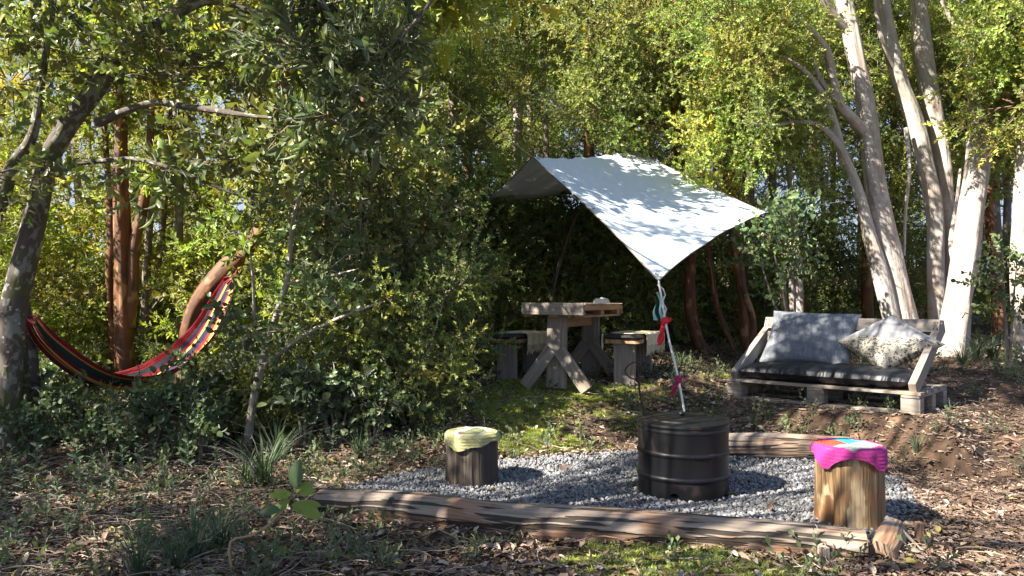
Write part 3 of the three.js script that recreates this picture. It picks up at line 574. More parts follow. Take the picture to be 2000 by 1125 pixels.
  const p2 = tag(part(scene, 'pillow', pillow(0.305, 0.305, 0.11, 11, 0.035).rotateZ(Math.PI / 4).scale(1, 0.68, 1), mat({ map: lt, roughness: 0.7 })), 'white satin and leopard spotted pillow standing on its corner on the pallet sofa', 'pillow');
  p2.rotation.order = 'YXZ'; p2.position.copy(sofaAt(0.41, 0.51, -0.14)); p2.rotation.set(-0.62, SOFA.a, 0.02); p2.scale.set(1, 1, 1);
}

// ------------------------------------------------------------------ table and benches
const AX = -24 * Math.PI / 180;                                        // their long sides run away to the right
{
  const f = P(1083, 748, 6.85), y0 = 0.425;
  const back = V(0.41, 0, -0.91), pos = V(f.x, y0, f.z).addScaledVector(back, 0.55);
  const g = thing('pallet_table', 'rustic pallet wood table on two braced trestles under the tarp', 'table', pos, AX);
  g.rotation.z = -0.012;
  const hw = 0.285, hl = 0.62, yt = 0.765;
  [-0.235, -0.118, 0, 0.118, 0.235].forEach((x, i) => part(g, 'top_board', board(0.112, 0.02, hl * 2 - 0.03 * (i % 2), x, yt - 0.01, 0.006 * (i % 3)), M.plank));
  for (const z of [-0.56, 0, 0.56]) for (const x of [-0.24, 0, 0.24]) part(g, 'spacer_block', board(0.08, 0.066, 0.1, x, yt - 0.075, z), M.brown);
  for (const z of [-0.56, 0, 0.56]) part(g, 'cross_board', board(0.57, 0.02, 0.1, 0, yt - 0.031, z), M.brown);
  for (const x of [-0.245, 0, 0.245]) part(g, 'lower_board', board(0.09, 0.018, hl * 2 - 0.02, x, yt - 0.117, 0), M.brown);
  part(g, 'side_rail', board(0.02, 0.062, hl * 2 - 0.01, hw + 0.014, yt - 0.032, 0), M.brown);
  part(g, 'side_rail', board(0.02, 0.062, hl * 2 - 0.01, -hw - 0.014, yt - 0.032, 0), M.brown);
  part(g, 'end_board', board(0.60, 0.108, 0.022, 0, yt - 0.052, hl + 0.013), M.plank);
  part(g, 'end_board', board(0.60, 0.108, 0.022, 0, yt - 0.052, -hl - 0.013), M.plank);
  for (const z of [0.5, -0.5]) {
    part(g, 'trestle_post', board(0.185, 0.66, 0.05, 0, 0.31, z), M.plank);
    part(g, 'brace', beam(V(-0.035, 0.34, z + 0.048), V(-0.30, -0.015, z + 0.048), 0.12, 0.035, V(0, 0, 1)), M.plank);
    part(g, 'brace', beam(V(0.035, 0.34, z + 0.05), V(0.31, -0.015, z + 0.05), 0.12, 0.035, V(0, 0, 1)), M.plank);
  }
  part(g, 'stretcher', board(0.04, 0.09, 1.0, 0, 0.58, 0), M.brown);
  // small crumpled cloth bag on the table
  const b = puff(20, 20, (u, v, s) => { const e = Math.sqrt(clamp(1 - u * u) * clamp(1 - v * v)), n = fbm(u * 3 + 4, v * 3, 231, 3); return V(0.075 * u, s > 0 ? 0.045 * Math.pow(e, 0.6) * (0.6 + 0.8 * n) : 0, 0.06 * v); });
  const bag = tag(part(scene, 'cloth_bundle', b, mat({ color: new THREE.Color().setRGB(0.55, 0.53, 0.48) })), 'small crumpled pale cloth lying on the pallet table', 'cloth');
  bag.position.copy(pos).add(V(0.24, yt + 0.002, 0.24));
}
function bench(label, foot, depth, y0, coverLabel) {
  const back = V(0.41, 0, -0.91), pos = V(foot.x, y0, foot.z).addScaledVector(back, 0.33);
  const g = thing('slab_bench', label, 'bench', pos, AX, null), h = 0.43, hl = 0.42;
  for (const z of [0.33, -0.33]) part(g, 'slab_leg', board(0.2, h + 0.03, 0.06, 0, (h - 0.07) / 2, z), M.plank);
  for (const x of [-0.085, 0.085]) part(g, 'seat_board', board(0.165, 0.04, hl * 2, x, h - 0.03, 0), M.brown);
  part(g, 'seat_pad', puffPad(0.18, 0.03, hl + 0.01).translate(0, h + 0.01, 0.02), mat({ color: new THREE.Color().setRGB(0.018, 0.018, 0.022), roughness: 0.6 }));
  // fringed throw over the far part of the seat
  const tg = thing('fringed_throw', coverLabel, 'throw', V(pos.x, y0 + h + 0.04, pos.z), AX);
  const cream = mat({ ...pairTex(128, (u, v) => mix3([0.50, 0.42, 0.25], [0.66, 0.59, 0.40], fbm(u * 16, v * 60, 241, 3, [16, 60])), (u, v) => fbm(u * 16, v * 60, 241, 3, [16, 60])), bumpScale: 0.006, side: THREE.DoubleSide, roughness: 1 });
  const nx = 40, nz = 40, p = [], uv = [], idx = [];
  for (let j = 0; j <= nz; j++) for (let i = 0; i <= nx; i++) {
    const v = j / nz, z = lerp(0.29, -0.46, v), s = lerp(-0.30, 0.31, i / nx); let x, y;
    const ex = 0.185; if (Math.abs(s) < ex) { x = s; y = 0; } else { const o = Math.abs(s) - ex; x = Math.sign(s) * (ex + 0.02 * Math.sin(Math.min(o / 0.02, 1.5))); y = -Math.max(0, o - 0.008); x += Math.sign(s) * 0.010 * Math.sin(z * 42 + s) * ss(0, 0.05, o); }
    p.push(x, y + 0.008 * (vnoise(x * 20, z * 20, 7) - 0.2), z + 0.01 * vnoise(s * 12, 1, 4)); uv.push(s * 3, z * 3);
  }
  for (let j = 0; j < nz; j++) for (let i = 0; i < nx; i++) { const a = j * (nx + 1) + i, b = a + nx + 1; idx.push(a, a + 1, b, a + 1, b + 1, b); }
  const q = new THREE.BufferGeometry(); q.setAttribute('position', new THREE.Float32BufferAttribute(p, 3)); q.setAttribute('uv', new THREE.Float32BufferAttribute(uv, 2)); q.setIndex(idx); q.computeVertexNormals();
  part(tg, 'cloth', q, cream);
  const R = rng(31), fr = [];
  for (let k = 0; k < 60; k++) { const z = lerp(0.29, -0.46, k / 59), x = 0.203 + 0.012 * (R() - 0.5), l = 0.05 + 0.05 * R(); fr.push(tube([V(x, -0.11, z), V(x + 0.006 * (R() - 0.5), -0.11 - l * 0.5, z + 0.012 * (R() - 0.5)), V(x + 0.01 * (R() - 0.5), -0.11 - l, z + 0.02 * (R() - 0.5))], [0.004, 0.003], { n: 4, seg: 3, cap: false })); }
  for (let k = 0; k < 8; k++) { const z = 0.38 + 0.05 * R(), x = -0.19 - 0.01 * R(); fr.push(tube([V(x, -0.0, z), V(x - 0.004, -0.07, z + 0.01), V(x, -0.12 - 0.05 * R(), z)], [0.005, 0.004], { n: 4, seg: 3, cap: false })); }
  part(tg, 'fringe', mergeGeometries(fr), cream).userData.kind = 'stuff';
}
function puffPad(hx, hy, hz) { return puff(24, 30, (u, v, s) => { const e = Math.pow(clamp(1 - u ** 6), 0.5) * Math.pow(clamp(1 - v ** 8), 0.5); return V(hx * u, s * hy * e + 0.006 * (vnoise(u * 5, v * 9, 17) - 0.5), hz * v); }); }
bench('low slab legged bench beside the bushes, left of the pallet table', P(990, 727, 7.35), 7.35, 0.42, 'cream fringed throw on the bench beside the bushes');
bench('low slab legged bench between the pallet table and the tarp rope', P(1220, 742, 7.05), 7.05, 0.43, 'cream fringed throw on the bench near the tarp rope');

// ------------------------------------------------------------------ tarp, ropes, ribbons
const TA = P(1040, 307, 8), TB = P(1240, 293, 9.5), TC = P(1496, 415, 8.0), TD = P(1286, 548, 6.2), TE = P(936, 402, 9.3), TG = P(1118, 378, 10.7);
{
  const g = thing('canvas_tarp', 'large pale canvas tarp stretched over a ridge between the trees', 'tarp', V(1.4, 0.6, -8));
  const grid = (c00, c10, c11, c01, n, sag, seed) => {                 // u along the ridge, v down the slope; edges draw in between the corners
    const p = [], uv = [], idx = [];
    for (let j = 0; j <= n; j++) for (let i = 0; i <= n; i++) {
      let u = i / n, v = j / n; const u0 = u, v0 = v;
      u = lerp(u, 0.5, 0.045 * Math.sin(Math.PI * v0) * Math.abs(2 * u0 - 1) ** 2); const vv = v - 0.035 * Math.sin(Math.PI * u0) * v0 * v0;
      const a = c00.clone().lerp(c10, u), b = c01.clone().lerp(c11, u), q = a.lerp(b, vv);
      q.y -= sag * Math.sin(Math.PI * u0) * Math.sin(Math.PI * v0) + 0.05 * Math.sin(Math.PI * u0) * (1 - v0);
      q.y += 0.014 * Math.sin((u0 * 13 + v0 * 5) + seed) * v0 * (1 - v0) * 2 + 0.022 * (fbm(u0 * 9 + v0 * 2, v0 * 3.0, seed, 3) - 0.5) + 0.006 * Math.sin(u0 * 46 + 6 * vnoise(u0 * 3, v0 * 3, 9) + v0 * 14) * (1 - v0);
      p.push(q.x - 1.4, q.y - 0.6, q.z + 8); uv.push(u0 * 2.4, v0 * 2.4);
    }
    for (let j = 0; j < n; j++) for (let i = 0; i < n; i++) { const a = j * (n + 1) + i, b = a + n + 1; idx.push(a, b, a + 1, a + 1, b, b + 1); }
    const q = new THREE.BufferGeometry(); q.setAttribute('position', new THREE.Float32BufferAttribute(p, 3)); q.setAttribute('uv', new THREE.Float32BufferAttribute(uv, 2)); q.setIndex(idx); q.computeVertexNormals();
    const at = (i, j) => { const k = (j * (n + 1) + i) * 3; return V(p[k], p[k + 1], p[k + 2]); };
    return { q, edge: [...Array(n + 1).keys()].map(i => at(i, n)), left: [...Array(n + 1).keys()].map(i => at(0, i)), right: [...Array(n + 1).keys()].map(i => at(n, i)) };
  };
  const weave = pairTex(256, (u, v) => mix3([0.49, 0.55, 0.61], [0.57, 0.62, 0.67], fbm(u * 6, v * 6, 251, 4, [6, 6])), (u, v) => fbm(u * 64, v * 64, 253, 2, [64, 64]));
  const tm = new THREE.MeshPhysicalMaterial({ ...weave, bumpScale: 0.001, roughness: 1, transmission: 0.06, thickness: 0, side: THREE.DoubleSide });
  const hem = mat({ color: new THREE.Color().setRGB(0.16, 0.14, 0.12) });
  const f = grid(TA, TB, TC, TD, 90, 0.06, 5), b = grid(TA, TB, TG, TE, 50, 0.12, 8);
  const fp = part(g, 'sunny_panel', f.q, tm), bp = part(g, 'far_panel', b.q, tm), brass = mat({ color: new THREE.Color().setRGB(0.35, 0.3, 0.2), metalness: 0.9, roughness: 0.35 });
  for (const [own, e] of [[fp, f.left], [fp, f.right], [bp, b.left]]) for (const at of [0.03, 0.25, 0.5, 0.75, 0.97]) { const i = Math.round(at * (e.length - 1)), c = e[i].clone(); part(own, 'eyelet', new THREE.TorusGeometry(0.014, 0.004, 6, 14).rotateX(-1.1).translate(c.x + (e === f.right ? -0.03 : 0.03), c.y + 0.012, c.z + 0.005), brass); }
  for (const [own, e] of [[fp, f.edge], [fp, f.left], [fp, f.right], [bp, b.edge], [bp, b.left]]) part(own, 'hem', tube(e.filter((_, i) => i % 3 === 0 || i === e.length - 1), [0.007], { n: 6, step: 0.08 }), hem);
  const white = mat({ color: new THREE.Color().setRGB(0.62, 0.6, 0.56) }), twine = mat({ color: new THREE.Color().setRGB(0.42, 0.38, 0.30) });
  const gp = P(1352, 872, 5.25); gp.y = H(gp.x, gp.z);
  const dn = TD.clone().add(V(0, -0.005, 0.01));
  const rope = (label, pts, r, m) => tag(part(scene, 'guy_rope', tube(pts, [r], { n: 7, step: 0.05, rough: 0.1 }), m), label, 'rope');
  rope('white guy rope from the low tarp corner down behind the drum', [dn, P(1306, 660, 5.85), P(1326, 745, 5.6), gp], 0.0085, white);
  rope('looped loose rope end hanging at the low tarp corner', [P(1284, 556, 6.18), P(1296, 566, 6.17), P(1299, 580, 6.17), P(1293, 590, 6.17), P(1301, 600, 6.17), P(1299, 612, 6.17), P(1295, 618, 6.17)], 0.007, white);
  rope('twine from the far ridge end of the tarp to the reddish tree', [TB, P(1280, 262, 9.5), P(1310, 240, 9.5)], 0.012, twine);
  rope('thin long twine from the near ridge end of the tarp into the bushes', [TA, P(960, 245, 7.8), P(860, 165, 7.6)], 0.004, twine);
  rope('tarp cord at the right corner tied towards the pale trees', [TC, P(1600, 400, 8.2), P(1700, 385, 8.5)], 0.005, twine);
  rope('tarp cord from the shaded far panel into the bushes', [TE, P(880, 425, 9.2), P(800, 445, 9.2)], 0.005, twine);
  const knot = (label, c, m, n, s, seed) => {                          // a strip of cloth tied round the rope
    const k = thing('tied_ribbon', label, 'ribbon', c), R = rng(seed);
    const strip = (pts, w) => { const nn = 14, p = [], idx = [], cv = new THREE.CatmullRomCurve3(pts); for (let i = 0; i <= nn; i++) { const q = cv.getPoint(i / nn), a = 0.6 * Math.sin(i * 0.9 + seed), ww = w * (0.7 + 0.4 * vnoise(i * 0.7, 1, seed)); for (const s2 of [-1, -0.3, 0.3, 1]) p.push(q.x + Math.cos(a) * ww * s2, q.y, q.z + Math.sin(a) * ww * s2 + 0.006 * Math.cos(s2 * 3 + i)); } for (let i = 0; i < nn; i++) for (let j = 0; j < 3; j++) { const a = i * 4 + j; idx.push(a, a + 1, a + 4, a + 1, a + 5, a + 4); } const q = new THREE.BufferGeometry(); q.setAttribute('position', new THREE.Float32BufferAttribute(p, 3)); q.setIndex(idx); q.computeVertexNormals(); return q; };
    const kn = new THREE.SphereGeometry(s, 24, 18); const pp = kn.attributes.position; for (let i = 0; i < pp.count; i++) { const f2 = 0.75 + 0.6 * fbm(pp.getX(i) / s * 1.5 + 5, pp.getY(i) / s * 1.5 + pp.getZ(i) / s * 1.2 + 5, seed, 3); pp.setXYZ(i, pp.getX(i) * f2 * 0.9, pp.getY(i) * f2 * 1.1, pp.getZ(i) * f2); } kn.computeVertexNormals();
    part(k, 'knot', kn, m);
    n.forEach(([pts, w]) => part(k, 'tail', strip(pts, w), m));
  };
  const red = mat({ color: new THREE.Color().setRGB(0.62, 0.02, 0.035), side: THREE.DoubleSide }), mag = mat({ color: new THREE.Color().setRGB(0.33, 0.012, 0.09), side: THREE.DoubleSide });
  knot('bright red cloth strip knotted round the white guy rope', P(1299, 628, 5.95), red, [[[V(0, 0, 0.01), V(-0.02, -0.05, 0.02), V(-0.035, -0.12, 0.015), V(-0.045, -0.19, 0.01)], 0.026], [[V(0.0, 0.01, 0.01), V(0.025, 0.03, 0.02), V(0.03, 0.0, 0.03)], 0.02]], 0.034, 5);
  knot('magenta cloth strip knotted low on the white guy rope', P(1325, 741, 5.6), mag, [[[V(0, 0, 0.01), V(-0.015, -0.03, 0.02), V(-0.035, -0.08, 0.015), V(-0.055, -0.12, 0.01)], 0.022], [[V(0, 0.01, 0.01), V(0.03, 0.02, 0.01), V(0.06, 0.0, 0.02)], 0.014]], 0.028, 8);
  // teal cloth behind the rope
  const tp = P(1288, 598, 6.9), teal = puff(16, 24, (u, v, s) => V(0.045 * u * (1 - 0.35 * v) + 0.012 * Math.sin(v * 4), 0.13 * v, s * 0.008 * Math.sqrt(clamp(1 - u * u)) + 0.02 * Math.sin(u * 5 + v * 2)));
  const te = tag(part(scene, 'teal_cloth', teal, mat({ color: new THREE.Color().setRGB(0.006, 0.036, 0.042) })), 'narrow teal cloth hanging behind the white guy rope', 'cloth'); te.position.copy(tp);
  rope('thin cord holding the teal cloth below the tarp', [tp.clone().add(V(0, 0.12, 0)), P(1290, 520, 6.75)], 0.003, twine);
}

// ------------------------------------------------------------------ hammock
{
  const L = P(46, 606, 5.95), Rr = P(466, 520, 7.9);
  const way = px([[46, 606, 5.95], [70, 655, 6.05], [120, 700, 6.2], [180, 733, 6.4], [240, 742, 6.65], [300, 730, 6.95], [350, 703, 7.2], [400, 655, 7.45], [440, 580, 7.75], [466, 520, 7.9]]);
  const cv = new THREE.CatmullRomCurve3(way, false, 'centripetal');
  const g = thing('striped_hammock', 'red, navy and yellow striped cloth hammock slung between two trunks', 'hammock', V(-3, H(-3, -6.6), -6.6)), o = g.position;
  const n = 90, m = 44, p = [], uv = [], idx = [], side = V(-0.62, 0, -0.78).cross(UP).normalize(), t0 = 0.06, t1 = 0.93, ends = [[], []];
  const across = V(Rr.x - L.x, 0, Rr.z - L.z).normalize().cross(UP).normalize();   // points away from or towards the camera
  if (across.z < 0) across.negate();
  for (let i = 0; i <= n; i++) {
    const s = i / n, t = lerp(t0, t1, s), c = cv.getPoint(t), k = Math.pow(Math.sin(Math.PI * lerp(0.05, 0.95, s)), 0.75);
    for (let j = 0; j <= m; j++) {
      const v = j / m * 2 - 1, ang = v * (0.95 + 0.5 * (1 - k)), rad = 0.045 + 0.235 * k;
      const fold = 0.009 * (1 - 0.5 * k) * Math.sin(v * 22 + 2 * vnoise(s * 5, v * 2, 4) * 3) + 0.012 * Math.sin(v * 9 + s * 5);
      const q = c.clone().addScaledVector(across, Math.sin(ang) * rad * 1.05).add(V(0, (1 - Math.cos(ang)) * rad * 1.15 - 0.08 * k + fold, 0));
      p.push(q.x - o.x, q.y - o.y, q.z - o.z); uv.push(s * 3, j / m);
      if ((i === 0 || i === n) && j % 4 === 0) ends[i ? 1 : 0].push(q.clone());
    }
  }
  for (let i = 0; i < n; i++) for (let j = 0; j < m; j++) { const a = i * (m + 1) + j, b = a + m + 1; idx.push(a, a + 1, b, a + 1, b + 1, b); }
  const q = new THREE.BufferGeometry(); q.setAttribute('position', new THREE.Float32BufferAttribute(p, 3)); q.setAttribute('uv', new THREE.Float32BufferAttribute(uv, 2)); q.setIndex(idx); q.computeVertexNormals();
  const red = [0.21, 0.007, 0.019], navy = [0.022, 0.018, 0.06], yel = [0.60, 0.36, 0.09], grn = [0.012, 0.03, 0.028], org = [0.5, 0.19, 0.03];
  const bands = [[0.10, red], [0.14, grn], [0.18, navy], [0.27, red], [0.33, yel], [0.36, grn], [0.44, navy], [0.52, red], [0.57, org], [0.63, navy], [0.70, yel], [0.76, red], [0.86, grn], [0.90, org], [1.01, red]];
  const t = tex(64, 512, (u, v) => { const w = v + 0.003 * (vnoise(u * 16, v * 90, 3, 0) - 0.5), k = bands.find(b => w < b[0])[1], f = 0.75 + 0.5 * vnoise(u * 32, v * 256, 6, 0); return k.map(x => x * f); });
  part(g, 'cloth', q, mat({ map: t, side: THREE.DoubleSide, roughness: 0.95, bumpMap: tex(64, 256, (u, v) => grey(fbm(u * 16, v * 64, 261, 2, [16, 64])), false), bumpScale: 0.003 }));
  const cord = mat({ color: new THREE.Color().setRGB(0.22, 0.012, 0.035) });
  for (const [k, e] of ends.entries()) { const tip = k ? Rr : L, b = cv.getPoint(k ? 0.975 : 0.025); part(g, 'end_cords', mergeGeometries(e.map((x, i) => tube(rel([x, x.clone().lerp(b, 0.6).add(V(0, -0.01, 0)), b, tip], o), [0.006, 0.008, 0.008], { n: 5, seg: 8, seed: i }))), cord).userData.kind = 'stuff'; }
  part(g, 'knot', new THREE.SphereGeometry(0.032, 14, 10).translate(Rr.x - o.x, Rr.y - o.y, Rr.z - o.z), cord);
  part(g, 'knot', new THREE.SphereGeometry(0.03, 14, 10).translate(L.x - o.x, L.y - o.y, L.z - o.z), cord);
}

// ------------------------------------------------------------------ trees of the clearing
// leaning lichen-spotted tree with the hammock, left
tree({
  name: 'leaning_tree', label: 'leaning dark trunk spotted with lichen that holds one end of the hammock', seed: 2, bark: 'lichen', species: 'broad', n: 16, rough: 0.12, step: 0.09,
  path: px([[10, 880], [18, 760], [24, 680], [28, 600], [46, 520], [72, 410], [92, 320], [130, 250], [185, 175], [235, 105], [290, 68], [345, 25], [420, -60]], 5.8),
  radii: widths([40, 40, 46, 50, 47, 44, 41, 40, 39, 37, 32, 28, 20], 5.8),
  limbs: [
    { name: 'stem', path: px([[30, 885], [28, 800], [34, 720], [30, 640]], 5.9), radii: widths([26, 24, 24, 20], 5.9) },
    { name: 'stem', path: px([[44, 885], [46, 800], [44, 700], [34, 600]], 6.0), radii: widths([24, 22, 20, 20], 6) },
    { name: 'stem', path: px([[70, 880], [66, 780], [60, 680], [40, 560]], 6.15), radii: widths([28, 26, 24, 20], 6.1) },
    { path: px([[-30, 470], [2, 390], [28, 320], [62, 270], [74, 210], [92, 90], [104, 20], [110, -60]], 5.6), radii: widths([34, 32, 28, 22, 16, 12, 9, 7], 5.6) },
    { path: px([[210, 140, 5.8], [190, 240, 5.7], [250, 215, 5.6], [310, 200, 5.5], [365, 210, 5.4], [410, 214, 5.3], [470, 224, 5.2], [532, 231, 5.1]]).slice(1), radii: widths([20, 15, 14, 13, 12, 10, 6], 5.5) },
    { path: px([[96, 325, 5.8], [200, 314, 5.6], [270, 311, 5.5], [350, 335, 5.3], [440, 372, 5.2], [500, 395, 5.1]]), radii: widths([12, 10, 9, 8, 6, 3], 5.5) },
    { path: px([[345, 28, 5.8], [400, 4, 5.8], [450, 8, 5.8], [500, 26, 5.8], [560, 24, 5.8], [620, 14, 5.8], [690, -6, 5.8], [760, -30, 5.8]]), radii: widths([22, 16, 14, 13, 12, 9, 7, 5], 5.8) },
  ],
  clumps: [cl(130, 100, 5.9, 0.7, 16, 4), cl(20, 150, 5.6, 0.7, 16, 4), cl(330, 150, 5.7, 0.55, 14, 4), cl(460, 120, 5.6, 0.6, 15, 4), cl(250, -60, 5.8, 0.9, 22, 4), cl(60, -120, 5.6, 0.9, 24, 4),
    cl(430, 280, 5.2, 0.4, 10, 4), cl(300, 330, 5.3, 0.4, 8, 4), cl(540, 260, 5.1, 0.4, 10, 4), cl(-20, 330, 5.2, 0.5, 10, 4)],
  leaf: { tint: [0.6, 1.3], warm: 0.5 },
});
// cinnamon tree that carries the other end of the hammock
tree({
  name: 'cinnamon_tree', label: 'bent orange barked trunk that holds the far end of the hammock', seed: 5, bark: 'cinnamon', species: 'broadspray', n: 14, flute: 0.05,
  path: px([[362, 800], [364, 730], [370, 650], [395, 585], [440, 530], [490, 480], [525, 420], [543, 320], [548, 240], [562, 120], [572, 40], [582, -60], [590, -160]], 7.95),
  radii: widths([38, 37, 36, 38, 38, 30, 27, 25, 25, 24, 23, 20, 16], 7.95),
  clumps: [cl(490, 430, 7.6, 0.3, 5, 4), cl(520, 340, 7.6, 0.3, 5, 4), cl(600, -40, 7.9, 1.0, 18, 4), cl(500, -150, 8, 1.2, 22, 4), cl(680, 60, 7.8, 0.6, 10, 4), cl(450, 60, 8, 0.7, 12, 4)], leaf: { tint: [0.7, 1.4], warm: 0.5 },
});
tree({
  name: 'cinnamon_tree', label: 'twin stemmed orange trunk standing behind the hollow of the hammock', seed: 7, bark: 'cinnamon', species: 'broadspray', n: 14, flute: 0.06,
  path: px([[243, 800], [242, 690], [241, 560], [240, 460], [236, 340], [236, 240], [226, 130], [214, 20], [205, -80]], 8.6), radii: widths([38, 36, 34, 32, 26, 21, 19, 16, 13], 8.6),
  limbs: [{ name: 'stem', path: px([[250, 640], [257, 560], [262, 480], [280, 400], [290, 340], [294, 250], [300, 120], [296, 0]], 8.6), radii: widths([28, 26, 24, 22, 17, 14, 11, 9], 8.6) }, { name: 'stem', path: px([[226, 720], [214, 600], [216, 450], [208, 300], [190, 120]], 8.8), radii: widths([18, 15, 13, 11, 8], 8.8) }],
  clumps: [cl(210, 0, 8.6, 1.0, 18, 4), cl(320, -80, 8.6, 1.1, 20, 4), cl(180, 180, 8.8, 0.8, 14, 4), cl(320, 200, 8.8, 0.6, 12, 4)], leaf: { tint: [0.8, 1.5], warm: 0.6 },
});
const poles = [
  ['straight slim trunk with a pale streaked side between the orange trunks and the hammock knot', [[352, 790], [352, 600], [350, 450], [352, 300], [356, 150], [360, -20]], 9.2, [19, 17, 15, 13, 11, 8], 'grey', [[360, 40, 0.9], [330, -80, 1.1]]],
  ['thin leaning trunk beside the twin orange stems', [[292, 780], [300, 600], [318, 450], [328, 300], [340, 120], [350, -20]], 9.4, [12, 11, 10, 9, 7, 5], 'grey', [[345, -40, 0.9]]],
  ['thin dark stem crossing the gap right of the hammock', [[628, 860], [630, 600], [640, 430], [690, 260], [720, 170], [760, 60], [780, -40]], 7.4, [18, 16, 16, 15, 13, 11, 8], 'cinnamon', [[760, -20, 0.4], [830, -90, 0.5]]],
  ['tall slim stem standing among the leafy bushes', [[805, 800], [800, 600], [790, 420], [776, 250], [772, 120], [768, -30]], 9, [10, 10, 9, 9, 8, 6], 'cinnamon', [[770, 60, 0.9], [730, -60, 1.1]]],
  ['pale mottled trunk rising above the tarp ridge', [[1000, 760], [1004, 500], [1010, 300], [1012, 190], [1016, 90], [1020, -40]], 12, [24, 22, 20, 19, 17, 14], 'pale', [[1000, 60, 1.2], [1080, -80, 1.5], [930, 20, 1.0]]],
  ['straight slender grey stem behind the tarp ridge', [[1072, 700], [1070, 560], [1068, 400], [1066, 250], [1062, 150], [1052, 60], [1040, -60]], 11.2, [13, 12, 12, 11, 9, 7, 5], 'grey', [[1055, 60, 0.5], [1060, -80, 0.9]]],
  ['dark pole leaning under the tarp behind the pallet table', [[1070, 690], [1078, 580], [1104, 480], [1124, 425], [1129, 412]], 8.8, [8, 7, 7, 6, 5], 'dark', null],
  ['bare reddish trunk curving up behind the right tarp corner', [[1382, 700], [1366, 672], [1350, 610], [1348, 540], [1350, 450], [1336, 345], [1318, 255], [1322, 150], [1320, 60], [1318, -60]], 9.5, [26, 24, 22, 21, 19, 18, 17, 15, 13, 10], 'cinnamon', [[1330, 60, 0.8], [1250, 60, 0.65], [1215, 150, 0.5], [1170, 210, 0.42], [1240, 240, 0.38], [1380, 0, 0.8], [1180, 40, 0.5], [1290, 130, 0.5]]],
  ['thin rust red stem curving to the ground beside the tarp', [[1445, 690], [1425, 662], [1402, 600], [1388, 520], [1380, 440], [1400, 300], [1410, 200]], 9.2, [11, 10, 9, 9, 8, 7, 5], 'cinnamon', [[1410, 200, 0.5]]],
  ['twisted pair of reddish stems between the tarp and the sofa', [[1466, 695], [1458, 650], [1450, 580], [1436, 500], [1424, 400], [1408, 300], [1400, 200], [1412, 90]], 8.9, [24, 22, 18, 16, 14, 12, 10, 7], 'cinnamon', [[1420, 90, 0.8], [1470, 180, 0.7], [1450, 280, 0.5], [1380, 330, 0.4]]],
  ['slim pale stem with a spotted crown behind the sofa', [[1562, 660], [1560, 560], [1552, 450], [1544, 350], [1530, 260], [1500, 180], [1480, 60]], 9.8, [18, 17, 15, 13, 11, 8, 6], 'pale', [[1500, 120, 0.9], [1530, 230, 0.7], [1450, 20, 1.0]]],
  ['knotty pale trunk at the far side of the wood chip path', [[2010, 740], [2000, 640], [1992, 500], [1998, 380], [2006, 250], [2016, 100], [2020, -60]], 7.8, [44, 38, 34, 32, 30, 26, 20], 'pale', [[2000, 60, 0.9], [1990, 200, 0.45]]],
];
poles.forEach(([label, pts, d, w, bark, cls], i) => tree({
  name: i === 6 ? 'leaning_pole' : 'slender_tree', category: i === 6 ? 'pole' : 'tree', label, seed: 20 + i, bark, species: i < 3 ? 'glade' : 'small', n: 10, path: px(pts, d), radii: widths(w, d),
  limbs: i === 7 ? [{ path: px([[1320, 262, 9.5], [1290, 242, 9.4], [1240, 236, 9.3], [1200, 240, 9.2], [1170, 232, 9.1]]), radii: widths([12, 11, 10, 8, 4], 9.5) }, { path: px([[1322, 160, 9.5], [1290, 110, 9.3], [1240, 90, 9.1], [1190, 60, 9]]), radii: widths([10, 8, 7, 4], 9.5) }, { path: px([[1318, 255, 9.5], [1345, 200, 9.6], [1380, 140, 9.7], [1400, 60, 9.8]]), radii: widths([10, 8, 6, 4], 9.5) }, { path: px([[1320, 200, 9.5], [1280, 190, 9.3], [1250, 160, 9.2], [1220, 140, 9.2]]), radii: widths([8, 6, 5, 3], 9.5) }] :
    i === 9 ? [{ name: 'stem', path: px([[1462, 690, 8.85], [1472, 630, 8.85], [1452, 560, 8.85], [1446, 480, 8.9], [1438, 380, 8.9], [1436, 250, 8.9]]), radii: widths([16, 14, 13, 12, 10, 7], 8.9) }] :
      i === 10 ? [{ name: 'stem', path: px([[1550, 650, 9.8], [1546, 560, 9.8], [1544, 470, 9.8], [1538, 380, 9.8]]), radii: widths([13, 11, 9, 6], 9.8) }] : [],
  clumps: cls && cls.map(([x, y, r]) => cl(x, y, d - 0.2, r, Math.round(9 + 13 * r), 5)), leaf: { tint: [0.8, 1.6], warm: 0.45, bcol: [0.25, 0.15, 0.1], scale: 1.15, br: 0.009 },
}));
